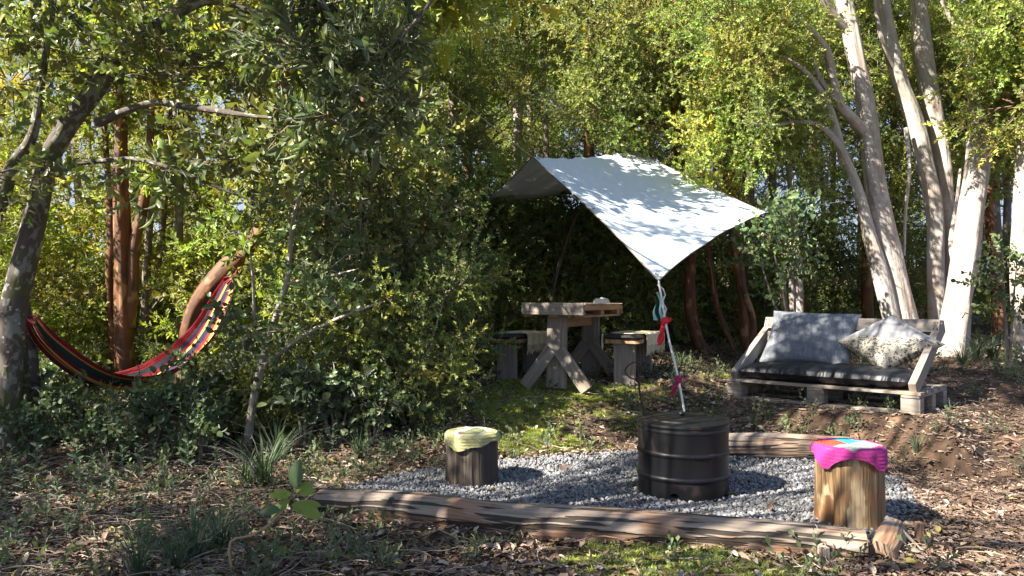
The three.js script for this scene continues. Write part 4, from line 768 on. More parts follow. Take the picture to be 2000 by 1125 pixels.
// pale trees behind the sofa
tree({
  name: 'pale_tree', label: 'thick white barked trunk leaning left behind the sofa, forked in two', seed: 41, bark: 'pale', species: 'small', n: 22, flute: 0.045, step: 0.08,
  path: px([[1776, 720], [1766, 630], [1752, 560], [1738, 500], [1724, 440], [1712, 380], [1702, 300], [1690, 200], [1668, 100], [1648, 0], [1632, -90], [1610, -180]], 8.5),
  radii: widths([54, 48, 44, 42, 41, 40, 38, 35, 33, 31, 28, 24], 8.5),
  limbs: [
    { name: 'stem', flute: 0.05, n: 14, path: px([[1752, 700, 8.4], [1740, 620, 8.4], [1722, 540, 8.4], [1702, 470, 8.4], [1684, 400, 8.35], [1664, 340, 8.3], [1636, 280, 8.2], [1600, 245, 8.1], [1560, 238, 8.0], [1500, 246, 7.9], [1450, 236, 7.8]]), radii: widths([36, 32, 30, 27, 23, 17, 12, 9, 7, 5, 3], 8.4) },
    { path: px([[1690, 262, 8.5], [1668, 235, 8.4], [1640, 205, 8.35], [1625, 150, 8.3], [1615, 100, 8.2], [1575, 50, 8.1], [1540, 10, 8.1]]), radii: widths([24, 22, 18, 16, 14, 11, 7], 8.4) },
    { path: px([[1650, 320, 8.3], [1620, 210, 8.2], [1590, 160, 8.1], [1560, 130, 8.0], [1530, 110, 8]]), radii: widths([18, 14, 12, 9, 5], 8.3) },
    { path: px([[1655, 60, 8.5], [1620, 20, 8.4], [1600, -30, 8.3]]), radii: widths([22, 18, 14], 8.5) },
    { path: [P(1632, -90, 8.5), V(3.5, 5.2, -7.7), V(3.0, 5.2, -7.3), V(2.3, 5.1, -7.1)], radii: [0.06, 0.04, 0.03, 0.012] },
    { path: px([[1640, 205, 8.35], [1600, 150, 8.2], [1590, 110, 8.2]]), radii: widths([12, 9, 5], 8.3) },
  ],
  clumps: [cl(1530, 50, 8.2, 0.5, 20, 5), cl(1500, 225, 7.9, 0.3, 11, 5), cl(1470, 130, 8, 0.45, 18, 5), cl(1560, -170, 8.3, 0.9, 30, 5), cl(1560, 190, 8.3, 0.3, 10, 5), cl(1590, 70, 9.3, 0.5, 14, 5), cl(1430, 30, 8, 0.5, 18, 5), cl(1700, -220, 8.4, 1.0, 34, 5), cl(1620, 330, 8.6, 0.25, 6, 4), ...[[3.2, 4.9, -7.3], [2.6, 5.3, -7.0], [3.9, 5.2, -7.6], [3.4, 5.7, -7.2], [2.2, 5.0, -7.2]].map(([x, y, z]) => ({ c: V(x, y, z), r: [0.4, 0.3, 0.4], n: 7, k: 4 }))],
  leaf: { tint: [0.9, 1.7], warm: 0.45, bcol: [0.3, 0.22, 0.17], br: 0.01 },
});
tree({
  name: 'pale_tree', label: 'pair of slim white stems rising from one foot behind the leopard pillow', seed: 43, bark: 'pale', species: 'small', n: 14, flute: 0.03,
  path: px([[1832, 720], [1830, 640], [1828, 550], [1826, 430], [1812, 350], [1784, 230], [1754, 150], [1738, 80], [1722, -10], [1716, -90]], 8.8), radii: widths([34, 31, 30, 28, 30, 30, 28, 27, 26, 20], 8.8),
  limbs: [{ name: 'stem', n: 14, path: px([[1852, 700, 8.95], [1852, 600, 8.95], [1854, 480, 8.95], [1847, 400, 8.95], [1838, 300, 8.95], [1818, 200, 8.95], [1800, 90, 8.95], [1794, 0, 8.95], [1780, -80, 8.95]]), radii: widths([38, 36, 35, 34, 34, 34, 34, 30, 24], 8.95) },
    { path: px([[1754, 150, 8.8], [1730, 100, 8.7], [1712, 30, 8.6], [1706, -40, 8.6]]), radii: widths([12, 10, 9, 6], 8.8) },
    { path: px([[1770, 250, 8.7], [1776, 330, 8.6], [1768, 420, 8.6], [1766, 500, 8.6]]), radii: widths([9, 8, 7, 5], 8.7) }],
  clumps: [cl(1760, -210, 8.8, 0.9, 34, 5), cl(1715, 130, 9.8, 0.4, 9, 5), cl(1860, 20, 9.6, 0.5, 12, 5), cl(1785, 330, 9.8, 0.35, 8, 4), cl(1780, 520, 9.6, 0.35, 10, 4)], leaf: { tint: [0.9, 1.6], warm: 0.4, bcol: [0.3, 0.22, 0.17] },
});
tree({
  name: 'pale_tree', label: 'stout white trunk with a brown split side right of the sofa post', seed: 45, bark: 'pale', species: 'small', n: 20, flute: 0.06, step: 0.08,
  path: px([[1856, 740], [1862, 660], [1872, 590], [1882, 530], [1892, 460], [1902, 380], [1912, 290], [1916, 210], [1904, 120], [1890, 40], [1884, -60]], 8.3), radii: widths([60, 54, 50, 47, 45, 43, 41, 38, 33, 28, 22], 8.3),
  limbs: [{ path: px([[1912, 240, 8.3], [1940, 160, 8.1], [1965, 100, 8.0], [1990, 60, 7.9]]), radii: widths([22, 18, 14, 8], 8.2) }, { path: px([[1905, 130, 8.3], [1870, 60, 8.2], [1840, 0, 8.2]]), radii: widths([16, 12, 8], 8.2) },
    { path: px([[1876, 560, 8.4], [1858, 480, 8.6], [1868, 400, 8.7], [1876, 330, 8.7]]), radii: widths([12, 10, 8, 5], 8.4) }],
  clumps: [cl(1970, 110, 7.9, 0.42, 22, 5), cl(2000, 10, 7.9, 0.55, 24, 5), cl(1925, 20, 7.9, 0.32, 10, 5), cl(1920, -220, 8.2, 0.9, 34, 5), cl(1980, 180, 7.7, 0.3, 12, 5), cl(1945, 60, 7.8, 0.28, 9, 5)],
  leaf: { tint: [1.0, 1.8], warm: 0.4, bcol: [0.3, 0.22, 0.17] },
});
// thin white sapling at the edge of the bushes
tree({
  name: 'sapling', label: 'thin white stemmed sapling forking at the edge of the bushes', seed: 51, bark: 'pale', species: 'oval', n: 9, path: px([[481, 905], [486, 850], [498, 770], [515, 700], [530, 650], [548, 590], [560, 555], [566, 500], [572, 430], [586, 380], [600, 300]], 5.95), radii: widths([20, 18, 16, 15, 14, 13, 12, 9, 8, 6, 3], 5.95),
  limbs: [{ path: px([[560, 555, 5.95], [600, 545, 5.8], [640, 540, 5.7], [700, 525, 5.6]]), radii: widths([7, 6, 5, 2], 5.9) }, { path: px([[522, 680, 5.95], [500, 640, 5.9], [495, 560, 5.8], [490, 500, 5.8]]), radii: widths([7, 6, 5, 3], 5.9) }, { path: px([[510, 720, 5.95], [560, 680, 5.8], [600, 650, 5.7], [690, 610, 5.6], [745, 590, 5.6]]), radii: widths([9, 8, 7, 5, 3], 5.9) }],
  clumps: [cl(640, 520, 5.7, 0.3, 10, 4), cl(580, 400, 5.8, 0.35, 10, 4), cl(660, 600, 5.6, 0.28, 9, 4), cl(470, 640, 5.7, 0.26, 9, 4), cl(570, 640, 5.6, 0.26, 8, 4)], leaf: { tint: [0.6, 1.3], bcol: [0.3, 0.26, 0.2] },
});
// dark spray of narrow leaves hanging in from the tree above
tree({
  name: 'dark_leaved_tree', label: 'tree with dense dark narrow leaves overhanging the bushes at the top', seed: 61, bark: 'lichen', species: 'lance', n: 10,
  path: [V(-4.3, 0, -4.1), V(-4.2, 1.5, -4.2), V(-3.9, 3.2, -4.5), V(-3.1, 4.2, -4.9), V(-1.9, 4.6, -5.2)], radii: [0.06, 0.055, 0.05, 0.035, 0.02],
  limbs: [{ path: [V(-2.4, 4.42, -5.05), P(640, 20, 4.6), P(660, 120, 4.6), P(690, 220, 4.5)], radii: [0.02, 0.016, 0.012, 0.006] }, { path: [V(-1.9, 4.6, -5.2), P(740, 20, 4.6), P(720, 110, 4.6)], radii: [0.018, 0.012, 0.006] }, { path: [V(-1.9, 4.6, -5.2), P(860, -60, 4.6), P(790, 66, 4.6), P(730, 110, 4.6)].reverse(), radii: [0.006, 0.012, 0.016, 0.018] }],
  clumps: [cl(660, 110, 4.6, 0.36, 13, 5), cl(720, 170, 4.5, 0.29, 10, 5), cl(640, 220, 4.5, 0.28, 7, 4), cl(720, 60, 4.7, 0.31, 10, 5), cl(590, 90, 4.6, 0.29, 8, 5), cl(650, -90, 4.6, 0.5, 12, 5)], leaf: { tint: [0.7, 1.2], warm: 0.2 },
});

// ------------------------------------------------------------------ shrubs
function shrub(name, label, group, spot, list, species, seed, leaf) {
  const base = V(spot.x, H(spot.x, spot.z) - 0.02, spot.z), g = thing(name, label, 'shrub', base, 0, group), R = rng(seed), clumps = [];
  for (const [dx, y, dz, r, n] of list) {
    clumps.push({ c: base.clone().add(V(dx, y, dz)), r: [r, r * 0.85, r], n, k: 5 });
    part(g, 'stem', tube([V(dx * 0.15, 0, dz * 0.15), V(dx * 0.4 + 0.05 * (R() - 0.5), y * 0.5, dz * 0.4), V(dx, y, dz)], [0.014, 0.011, 0.006], { n: 6, step: 0.15, rough: 0.1, seed: seed + clumps.length }), M.grey);
  }
  foliage(g, base, species, clumps, R, leaf); return g;
}
const bushTall = (() => { const R = rng(701), out = []; for (let k = 0; k < 15; k++) { const y = 0.45 + 2.3 * k / 14, a = k * 2.4 + R(), q = 0.12 + 0.5 * R(); out.push([Math.cos(a) * q, y, Math.sin(a) * q, 0.24 + 0.16 * R(), 5 + Math.round(4 * R())]); } return out; })();
const bushLow = [[0, 0.3, 0, 0.3, 7], [0.25, 0.55, 0.1, 0.3, 7], [-0.28, 0.65, 0, 0.3, 7], [0.05, 0.95, -0.1, 0.32, 7], [0.3, 1.1, 0, 0.2, 4], [-0.3, 1.2, 0.1, 0.2, 4]];
const G1 = 'leafy bushes between the hammock and the table';
const b1 = shrub('leafy_bush', 'tall leafy green bush in the thicket between hammock and tarp', G1, P(680, 860, 6.5), bushTall, 'broad', 71, { tint: [0.5, 1.8], warm: 0.45, scale: 0.95 });
const put = (o, x, d, turn, s) => { const c = copyOf(o); const q = P(x, 700, d); c.position.set(q.x, H(q.x, q.z) - 0.02, q.z); c.rotation.y = turn; c.scale.setScalar(s); return c; };
[[760, 6.6, 1.3, 0.7], [800, 7.2, 2.6, 0.95], [690, 7.6, 4.1, 1.05], [850, 8.0, 0.7, 0.7], [630, 7.9, 5.2, 1.0], [720, 8.8, 2.0, 1.2], [880, 9.4, 4.6, 0.75]].forEach(a => put(b1, ...a));
const b2 = shrub('small_leaved_bush', 'small leaved bush with many fine twigs in the thicket', G1, P(800, 850, 6.1), bushLow, 'small', 73, { tint: [0.7, 1.5], warm: 0.4 });
[[700, 6.1, 1.0, 0.8], [850, 7.0, 3.4, 0.9], [900, 8.2, 5.0, 1.0], [960, 9.4, 0.4, 1.0], [640, 6.7, 4.0, 0.8]].forEach(a => put(b2, ...a));
[[60, 7.4, 0.5, 0.36], [150, 8.2, 1.5, 0.4], [320, 8.6, 3.5, 0.45], [430, 8.6, 4.5, 0.6], [490, 7.4, 5.5, 0.55], [110, 6.2, 0.9, 0.3], [200, 6.1, 1.9, 0.32], [30, 6.4, 2.9, 0.34], [330, 6.3, 3.9, 0.36], [440, 6.3, 4.9, 0.5], [520, 6.2, 0.2, 0.55], [260, 5.9, 1.2, 0.25]].forEach(a => { put(b2, ...a).userData = { ...b2.userData, label: 'low small leaved bush in the undergrowth below the hammock', group: 'low bushes below the hammock' }; });
const G2 = 'low bushes of the shaded wood behind the clearing';
const b3 = shrub('understory_bush', 'dark leafy understory bush in the shaded wood behind the clearing', G2, P(1060, 700, 10), [[0, 0.35, 0, 0.4, 8], [0.35, 0.7, 0.05, 0.4, 8], [-0.4, 0.85, 0, 0.4, 8], [0.15, 1.2, -0.1, 0.42, 8], [-0.3, 1.55, 0, 0.4, 7], [0.4, 1.8, -0.1, 0.36, 6]], 'far', 75, { tint: [0.6, 1.4], warm: 0.4, scale: 0.8 });
[[1130, 10.6, 1, 1], [1000, 11.5, 2, 1.1], [1210, 10.2, 3, 0.9], [1290, 11, 4, 1.0], [1380, 11.4, 5, 1], [1480, 11.8, 0.5, 1], [1600, 12.5, 1.6, 0.9], [1720, 12, 2.5, 0.9], [1840, 13, 3.6, 0.9], [1960, 12, 4.4, 0.7], [930, 10, 5.1, 1.1], [1530, 10.4, 2.2, 0.55], [1150, 12.5, 0.2, 1.3], [1330, 13, 1.4, 1.2]].forEach(a => put(b3, ...a));
const b4 = shrub('glade_bush', 'loose yellow green leafy bush behind the hammock', 'bushes behind the hammock', P(460, 700, 9.6), [[0, 0.4, 0, 0.4, 6], [0.4, 0.8, 0.05, 0.4, 6], [-0.4, 0.95, 0, 0.4, 6], [0.15, 1.35, -0.1, 0.42, 6], [-0.3, 1.7, 0, 0.4, 5], [0.4, 2.0, -0.1, 0.36, 5]], 'glade', 85, { tint: [0.7, 1.4], warm: 0.4, scale: 0.85 });
[[340, 10.4, 2.1, 1.1], [220, 10.2, 3.2, 1], [90, 10, 4.2, 1.1], [-20, 9.4, 5.4, 1.1], [150, 8.8, 1.2, 0.7], [300, 9.6, 2.7, 0.6], [430, 8.8, 0.3, 0.7], [60, 8.4, 3.9, 0.7], [560, 9.4, 1.9, 1.1]].forEach(a => put(b4, ...a));
// bright bush with large leaves beside the tarp
shrub('large_leaved_shrub', 'shrub with large upright glossy leaves beside the right tarp corner', null, P(1550, 700, 7.6), [[-0.15, 0.95, 0.0, 0.18, 5], [-0.1, 1.25, 0, 0.24, 8], [-0.25, 1.45, 0.05, 0.24, 8], [0.05, 1.6, 0, 0.22, 7], [-0.36, 1.2, 0.05, 0.15, 5]], 'oval', 77, { tint: [0.6, 1.1], warm: 0.3, scale: 1.15, lift: 0.6 });
shrub('large_leaved_shrub', 'small leafy shrub growing beside the trunk across the wood chip path', null, P(1968, 700, 7.2), [[0, 0.55, 0, 0.18, 6], [-0.08, 0.85, 0, 0.2, 7], [0.1, 1.05, 0, 0.18, 5]], 'oval', 79, { tint: [0.7, 1.3], scale: 0.9 });
const hz = shrub('hazel_shrub', 'rounded leafy shrub in front of the hammock', null, P(290, 880, 5.6), [[0, 0.2, 0, 0.16, 5], [0.08, 0.36, 0, 0.15, 5], [-0.1, 0.38, 0.05, 0.12, 4], [0.2, 0.42, 0, 0.13, 4]], 'oval', 81, { tint: [0.45, 0.9], scale: 0.95 });
shrub('hazel_shrub', 'loose leafy shrub right of the hammock by the white sapling', null, P(420, 880, 6.2), [[0.1, 0.3, 0, 0.2, 6], [0.0, 0.5, 0, 0.18, 6], [0.12, 0.68, 0, 0.16, 6], [-0.15, 0.62, 0, 0.13, 4], [0.35, 0.4, 0, 0.2, 7]], 'oval', 83, { tint: [0.45, 1.0], scale: 0.9 });

[[60, 5.5, 1, 0.8], [150, 5.9, 2, 0.9], [215, 5.3, 3, 0.7], [350, 5.9, 4, 1.0], [395, 5.4, 5, 0.8], [600, 5.8, 2.5, 1.2], [660, 5.7, 3.5, 1.1], [20, 6.0, 4.5, 1.0], [730, 5.7, 5.5, 0.9], [100, 6.4, 0.2, 1.1]].forEach(a => { const c = put(hz, ...a); c.userData = { ...hz.userData, label: 'low dark leafy sprout in the undergrowth along the thicket and hammock', group: 'low leafy sprouts along the thicket' }; });
// ------------------------------------------------------------------ the wood behind and around
function woodTree(seed, h, bark, species, spread, low, label) {
  const R = rng(seed), lean = (R() - 0.5) * 0.12, path = [], radii = [], r0 = 0.055 + 0.05 * R();
  for (let i = 0; i <= 8; i++) { const t = i / 8; path.push(V(lean * h * t + 0.12 * (vnoise(t * 3, 1, seed) - 0.5) * (i ? 1 : 0), h * t, 0.2 * (vnoise(t * 3, 4, seed) - 0.5) * (i ? 1 : 0))); radii.push(r0 * (1 - 0.8 * t)); }
  const g = thing('wood_tree', label, 'tree', V(0, 0, 0), 0, WG);
  part(g, 'trunk', tube(path, radii, { n: 8, step: 0.25, rough: 0.12, seed }), M[bark]);
  const clumps = [], limbs = [];
  for (let k = 0; k < 11; k++) {
    const y = lerp(low, 1, (k + R() * 0.6) / 11) * h, a = k * 2.4 + R(), q = spread * (1 - 0.45 * (y / h)) * (0.5 + 0.6 * R()), f = path[Math.min(8, Math.round(y / h * 8))];
    const c = V(f.x + Math.cos(a) * q, y + 0.1 * q, f.z + Math.sin(a) * q), r = 0.35 + 0.4 * R();
    clumps.push({ c, r: [r, r * 0.7, r], n: Math.round(species === 'glade' ? 6 * r + 2 : 8 * r + 3), k: 4 });
    limbs.push(tube([V(f.x, Math.max(0.3, y - q * 0.5), f.z), V(lerp(f.x, c.x, 0.5), y - q * 0.15, lerp(f.z, c.z, 0.5)), c], [0.022, 0.016, 0.006], { n: 5, step: 0.3, cap: false }));
  }
  part(g, 'limbs', mergeGeometries(limbs), M[bark]).userData.kind = 'stuff';
  foliage(g, V(0, 0, 0), species, clumps, R, { tint: [0.7, 1.6], warm: 0.55, scale: 0.9 });
  return g;
}
const WG = 'trees of the wood behind the clearing';
const woods = [woodTree(101, 8, 'grey', 'far', 1.3, 0.36, 'grey barked forest tree with fine leaves in the wood behind the clearing'), woodTree(103, 9, 'cinnamon', 'far', 1.5, 0.42, 'tall orange barked forest tree with a high crown in the wood behind the clearing'), woodTree(105, 7, 'grey', 'far', 1.2, 0.28, 'short grey barked forest tree with a low crown in the wood behind the clearing'), woodTree(107, 10, 'grey', 'far', 1.5, 0.42, 'tall grey barked forest tree with a high crown in the wood behind the clearing'), woodTree(109, 7, 'cinnamon', 'far', 1.2, 0.3, 'short orange barked forest tree in the wood behind the clearing'), woodTree(111, 8, 'grey', 'glade', 1.3, 0.25, 'grey barked tree with larger yellow green leaves in the wood behind the hammock'), woodTree(113, 7, 'cinnamon', 'glade', 1.3, 0.2, 'orange barked tree with larger yellow green leaves in the wood behind the hammock'), woodTree(115, 8.5, 'grey', 'glade', 1.4, 0.3, 'tall grey barked tree with larger leaves in the wood behind the hammock')];
{
  const R = rng(301), used = new Set(), spots = [];
  for (let row = 0; row < 5; row++) { const d = 11 + row * 1.9; for (let x = -1.0; x <= 0.8 * d; x += 1.6 + 0.12 * row) spots.push([x + (R() - 0.5) * 1.1, d + (R() - 0.5) * 1.3, 0.85 + 0.3 * R()]); }
  for (let row = 0; row < 2; row++) { const d = 10.4 + row * 2.2; for (let x = -0.75 * d; x < -1.2; x += 1.7) spots.push([x + (R() - 0.5) * 1.1, d + (R() - 0.5) * 1.3, 0.6 + 0.2 * R()]); }
  for (let x = -11; x < -1.5; x += 1.9) spots.push([x + R(), 14.6 + 1.2 * R(), 0.7 + 0.2 * R()]);
  for (let x = -17; x < -2; x += 2.6) spots.push([x + R(), 18 + 4 * R(), 0.55 + 0.2 * R()]);
  for (const [x, d] of [[-4.6, 9.3], [-3.4, 9.6], [-2.4, 9.2], [-1.6, 9.7], [-6.0, 8.4], [-0.6, 10.2]]) spots.push([x, d, 0.66]);
  for (const [x, d] of [[7.2, 9.6], [6.9, 10.6], [7.6, 8.2]]) spots.push([x, d, 0.9]);
  spots.forEach(([x, d, s], i) => {
    const k = x < -1.2 ? 5 + i % 3 : i % 5, o = used.has(k) ? copyOf(woods[k]) : woods[k]; used.add(k);
    o.position.set(x, H(x, -d) - 0.05, -d); o.rotation.y = R() * 6.28; o.scale.setScalar(s);
  });
}
// trees beside the place from which it is seen: their crowns dapple the clearing
{
  const kx = SUN.x / SUN.y, kz = SUN.z / SUN.y, q = p => [p.x - p.y * kx, p.z - p.y * kz];   // where a point's shadow falls on level ground
  const open = [[V(0.55, 0.1, -3.74), 0.2], [V(0.78, 0.1, -3.68), 0.18], [V(1.12, 0.1, -3.58), 0.16], [V(-0.65, 0.12, -4.05), -0.16], [V(0.45, 0, -3.42), 0.2], [V(0.8, 0, -3.34), 0.26], [V(1.15, 0, -3.3), 0.15], [V(1.45, 0.05, -3.8), 0.14], [V(1.7, 0.25, -3.76), 0.12], [V(0.9, 0.2, -4.28), 0.12],
    [V(2.1, 0, -3.35), 0.38], [V(2.5, 0.05, -3.6), 0.2], [V(2.9, 0.1, -4.5), 0.22], [V(3.3, 0.1, -4.9), 0.3], [V(2.6, 0.1, -4.15), 0.15], [V(3.6, 0.2, -5.6), 0.3], [V(0.2, 0.08, -5.25), 0.14], [V(0.45, 0.1, -5.3), 0.08], [V(0.5, 0.25, -6.0), 0.14], [V(0.95, 0.25, -5.9), 0.16], [V(1.5, 0.05, -4.7), 0.06], [V(1.75, 0.05, -4.95), 0.06],
    [V(-0.1, 0.5, -7.2), 0.14], [V(0.2, 0.7, -6.8), 0.14], [V(0.9, 0.3, -7.4), 0.15], [V(1.7, 0.7, -7.2), 0.14], [sofaAt(-0.55, 0.55, -0.05), -0.16], [sofaAt(0.3, 0.3, 0.3), -0.2], [V(2.0, 0.2, -5.6), 0.12], [P(575, 965, 3.6), -0.1], [V(-1.6, 0, -5.2), 0.05], [V(-2.6, 0, -4.6), 0.05]].map(([p, r]) => [...q(p), r]);
  const feet = [[-4.7, -1.5, 5.4, 'overhanging tree left of the front log that dapples the gravel'], [-7.3, -2.2, 5.0, 'dense leafy shade tree standing well outside the clearing beyond the overhanging tree'], [-4.9, 1.5, 5.6, 'leafy shade tree in the open behind the overhanging tree'], [-6.4, -4.9, 5.0, 'leafy tree standing beyond the leaning lichen trunk']];
  const own = feet.map(() => ({ clumps: [], limbs: [] })), R = rng(511), tops = feet.map(([x, z, h]) => [V(x, 0, z), V(x + 0.2, h, z + 0.1)]);
  for (let gx = -5.5; gx < 6.2; gx += 0.44) for (let gz = -8; gz < -2.2; gz += 0.44) {
    const x0 = gx + (R() - 0.5) * 0.3, z0 = gz + (R() - 0.5) * 0.3, y = 4.1 + 2.4 * R(), p = V(x0 + y * kx, y, z0 + y * kz), skip = R();
    if (open.some(([a, b, r]) => Math.hypot((a - x0) * 0.8, b - z0) < r + 0.41)) continue;
    const dark = ss(-0.2, -1.2, x0); if (skip > (x0 < 1.3 && z0 < -6.3 ? 0.14 : lerp(x0 > 2.2 ? 0.95 : 0.86, 0.98, dark))) continue;
    if (p.z < 0 && Math.abs(p.x) < -0.72 * p.z + 0.4 && y < 1.2 + 0.41 * -p.z + 0.45) continue;
    let best = 0, bd = 1e9; tops.forEach(([a, b], i) => { const dd = Math.hypot(p.x - b.x, p.z - b.z); if (dd < bd) { bd = dd; best = i; } });
    const [a, b] = tops[best], r = 0.30 + 0.1 * R();
    own[best].clumps.push({ c: p, r: [r, r * 0.7, r], n: 5, k: 4 });
    const f = clamp((y - 1.0 - bd * 0.25) / b.y, 0.35, 0.97), s = a.clone().lerp(b, f);
    own[best].limbs.push({ name: 'branch', path: [s, s.clone().lerp(p, 0.5).add(V(0, 0.25, 0)), p], radii: [0.02, 0.013, 0.005], n: 5 });
  }
  feet.forEach(([x, z, h, label], i) => tree({ name: 'shade_tree', label, seed: 501 + i, bark: 'lichen', species: 'broadspray', n: 10, path: [tops[i][0], tops[i][0].clone().lerp(tops[i][1], 0.5).add(V(0.1, 0, 0)), tops[i][1]], radii: [0.14, 0.1, 0.03], limbs: own[i].limbs, clumps: own[i].clumps, leaf: { tint: [0.7, 1.3], scale: 0.72 } }));
}

// ------------------------------------------------------------------ leaf litter, moss, tufts
{
  const R = rng(401);
  const ground = (n, fn, d0 = 2.9, d1 = 10.5) => { const out = []; for (let i = 0; i < n; i++) { const d = 1 / lerp(1 / d0, 1 / d1, R() ** 0.8), x = (R() * 2 - 1) * 0.78 * d; const q = fn(x, -d); if (q) out.push(q); } return out; };
  const dead = [0, 1, 2].map(k => { const T = new Tri(), r = rng(410 + k); T.leaf(new THREE.Matrix4().makeRotationX(-Math.PI / 2), 1, 0.42, [1, 1, 1], { fold: 0.25 + 0.3 * r(), droop: -0.2 + 0.5 * r(), seg: 3, wave: 0.05 }); return T.geo(); });
  const chip = [0, 1].map(k => { const g = new THREE.BoxGeometry(1, 0.12, 0.26 + 0.1 * k).toNonIndexed(); g.deleteAttribute('uv'); const p = g.attributes.position; for (let i = 0; i < p.count; i++) if (p.getX(i) > 0) { p.setZ(i, p.getZ(i) * 0.45); } g.computeVertexNormals(); return g; });
  const lm = [[], [], []], lc = [[], [], []];
  ground(36000, (x, z) => {
    const g = gravelIn(x, z), m = mossAt(x, z); if (g > 0.02 && R() < 0.94) return; if (m > 0.5 && R() < 0.6) return; const right = ss(1.6, 2.6, x); if (R() < right * 0.8) return;
    const k = Math.floor(R() * 3), s = (0.02 + 0.056 * R() ** 3) * (z > -6 ? 1 : 1.15);
    lm[k].push(new THREE.Matrix4().compose(V(x, H(x, z) + 0.008 + 0.02 * R(), z), new THREE.Quaternion().setFromEuler(new THREE.Euler((R() - 0.5) * 1.1, R() * 6.28, (R() - 0.5) * 1.1)), V(s, s, s)));
    const t = R(), b = 0.6 + 0.8 * R(), c = t < 0.45 ? [0.13, 0.075, 0.045] : t < 0.75 ? [0.20, 0.14, 0.10] : t < 0.93 ? [0.30, 0.25, 0.20] : [0.24, 0.20, 0.05];
    lc[k].push(new THREE.Color(c[0] * b, c[1] * b, c[2] * b));
  });
  const dm = mat({ side: THREE.DoubleSide, roughness: 0.8 });
  lm.forEach((m, k) => tag(inst(scene, 'leaf_litter', dead[k], dm, m, lc[k]), 'brown dead leaves strewn over the forest floor', 'leaf litter'));
  const cm = [[], []], cc = [[], []];
  ground(80000, (x, z) => {
    if (gravelIn(x, z) > 0 || x < 1.2 + 1.2 * (R() - 0.5) && R() < 0.85) return; if (mossAt(x, z) > 0.4) return;
    const k = R() < 0.5 ? 0 : 1, s = 0.013 + 0.042 * R() ** 2.5;
    cm[k].push(new THREE.Matrix4().compose(V(x, H(x, z) + 0.006 + 0.012 * R(), z), new THREE.Quaternion().setFromEuler(new THREE.Euler((R() - 0.5) * 0.8, R() * 6.28, (R() - 0.5) * 0.7)), V(s, s * 0.9, s)));
    const b = 0.5 + 1.0 * R(), c = R() < 0.6 ? [0.16, 0.10, 0.07] : [0.27, 0.20, 0.15]; cc[k].push(new THREE.Color(c[0] * b, c[1] * b, c[2] * b));
  });
  cm.forEach((m, k) => tag(inst(scene, 'bark_chips', chip[k], mat({ roughness: 0.9 }), m, cc[k]), 'brown bark chips covering the path on the right', 'bark chips'));
  // dry twigs and straw
  const straw = [0, 1, 2].map(k => { const r = rng(430 + k); return tube([V(-0.5, 0, 0), V(-0.15, 0.02 + 0.05 * r(), 0.12 * (r() - 0.5)), V(0.2, 0.03 * r(), 0.2 * (r() - 0.5)), V(0.5, 0.02, 0.1 * (r() - 0.5))], [0.012, 0.011, 0.007], { n: 4, seg: 5, cap: false }).deleteAttribute('uv'); });
  const sm = [[], [], []], sc = [[], [], []];
  ground(7000, (x, z) => {
    const g = gravelIn(x, z); if (g > 0 && R() < 0.985) return; if (x > 1.5 && R() < 0.5) return; const left = ss(0.2, -1.2, x); if (R() > 0.35 + 0.65 * left) return;
    const k = Math.floor(R() * 3), s = 0.07 + 0.3 * R() * R(); sm[k].push(new THREE.Matrix4().compose(V(x, H(x, z) + 0.012 + 0.03 * R(), z), new THREE.Quaternion().setFromEuler(new THREE.Euler((R() - 0.5) * 0.3, R() * 6.28, (R() - 0.5) * 0.35)), V(s, s, s * (0.6 + 0.8 * R()))));
    const b = 0.5 + 0.9 * R(), c = R() < 0.5 ? [0.30, 0.24, 0.18] : [0.14, 0.10, 0.075]; sc[k].push(new THREE.Color(c[0] * b, c[1] * b, c[2] * b));
  }, 2.9, 9);
  sm.forEach((m, k) => tag(inst(scene, 'dry_twigs', straw[k], mat({ roughness: 0.9 }), m, sc[k]), 'dry twigs and straw scattered over the ground', 'twigs'));
  // moss and short grass
  const blade = (T, p, dir, l, w, col) => { const side = dir.clone().cross(UP).normalize(), s = V(0, 0, 0); const k = T.p.length / 3, add = (q, c) => { T.p.push(q.x, q.y, q.z); T.c.push(...c); }; const prof = [[0, 1], [0.4, 0.9], [0.75, 0.6], [1, 0]]; prof.forEach(([t, q]) => { const c = p.clone().add(V(dir.x * l * t * t * 0.8, l * (t - 0.32 * t * t * Math.hypot(dir.x, dir.z)), dir.z * l * t * t * 0.8)); add(c.clone().addScaledVector(side, w * q), col); add(c.clone().addScaledVector(side, -w * q), col); }); for (let i = 0; i < 3; i++) { const a = k + i * 2; T.i.push(a, a + 1, a + 2, a + 1, a + 3, a + 2); } };
  const tuftGeo = (seed, n, l, w, spread, col) => { const T = new Tri(), r = rng(seed); for (let i = 0; i < n; i++) { const a = r() * 6.28, e = 0.3 + 0.9 * r(), b = 0.7 + 0.6 * r(); blade(T, V(Math.cos(a) * spread * r(), 0, Math.sin(a) * spread * r()), V(Math.cos(a) * e, 0, Math.sin(a) * e), l * (0.5 + 0.7 * r()), w, [col[0] * b, col[1] * b, col[2] * b]); } return T.geo(); };
  const mossGeo = [0, 1].map(k => tuftGeo(440 + k, 22, 0.03, 0.0022, 0.03, [0.24, 0.31, 0.02])), mm = [[], []], mc = [[], []];
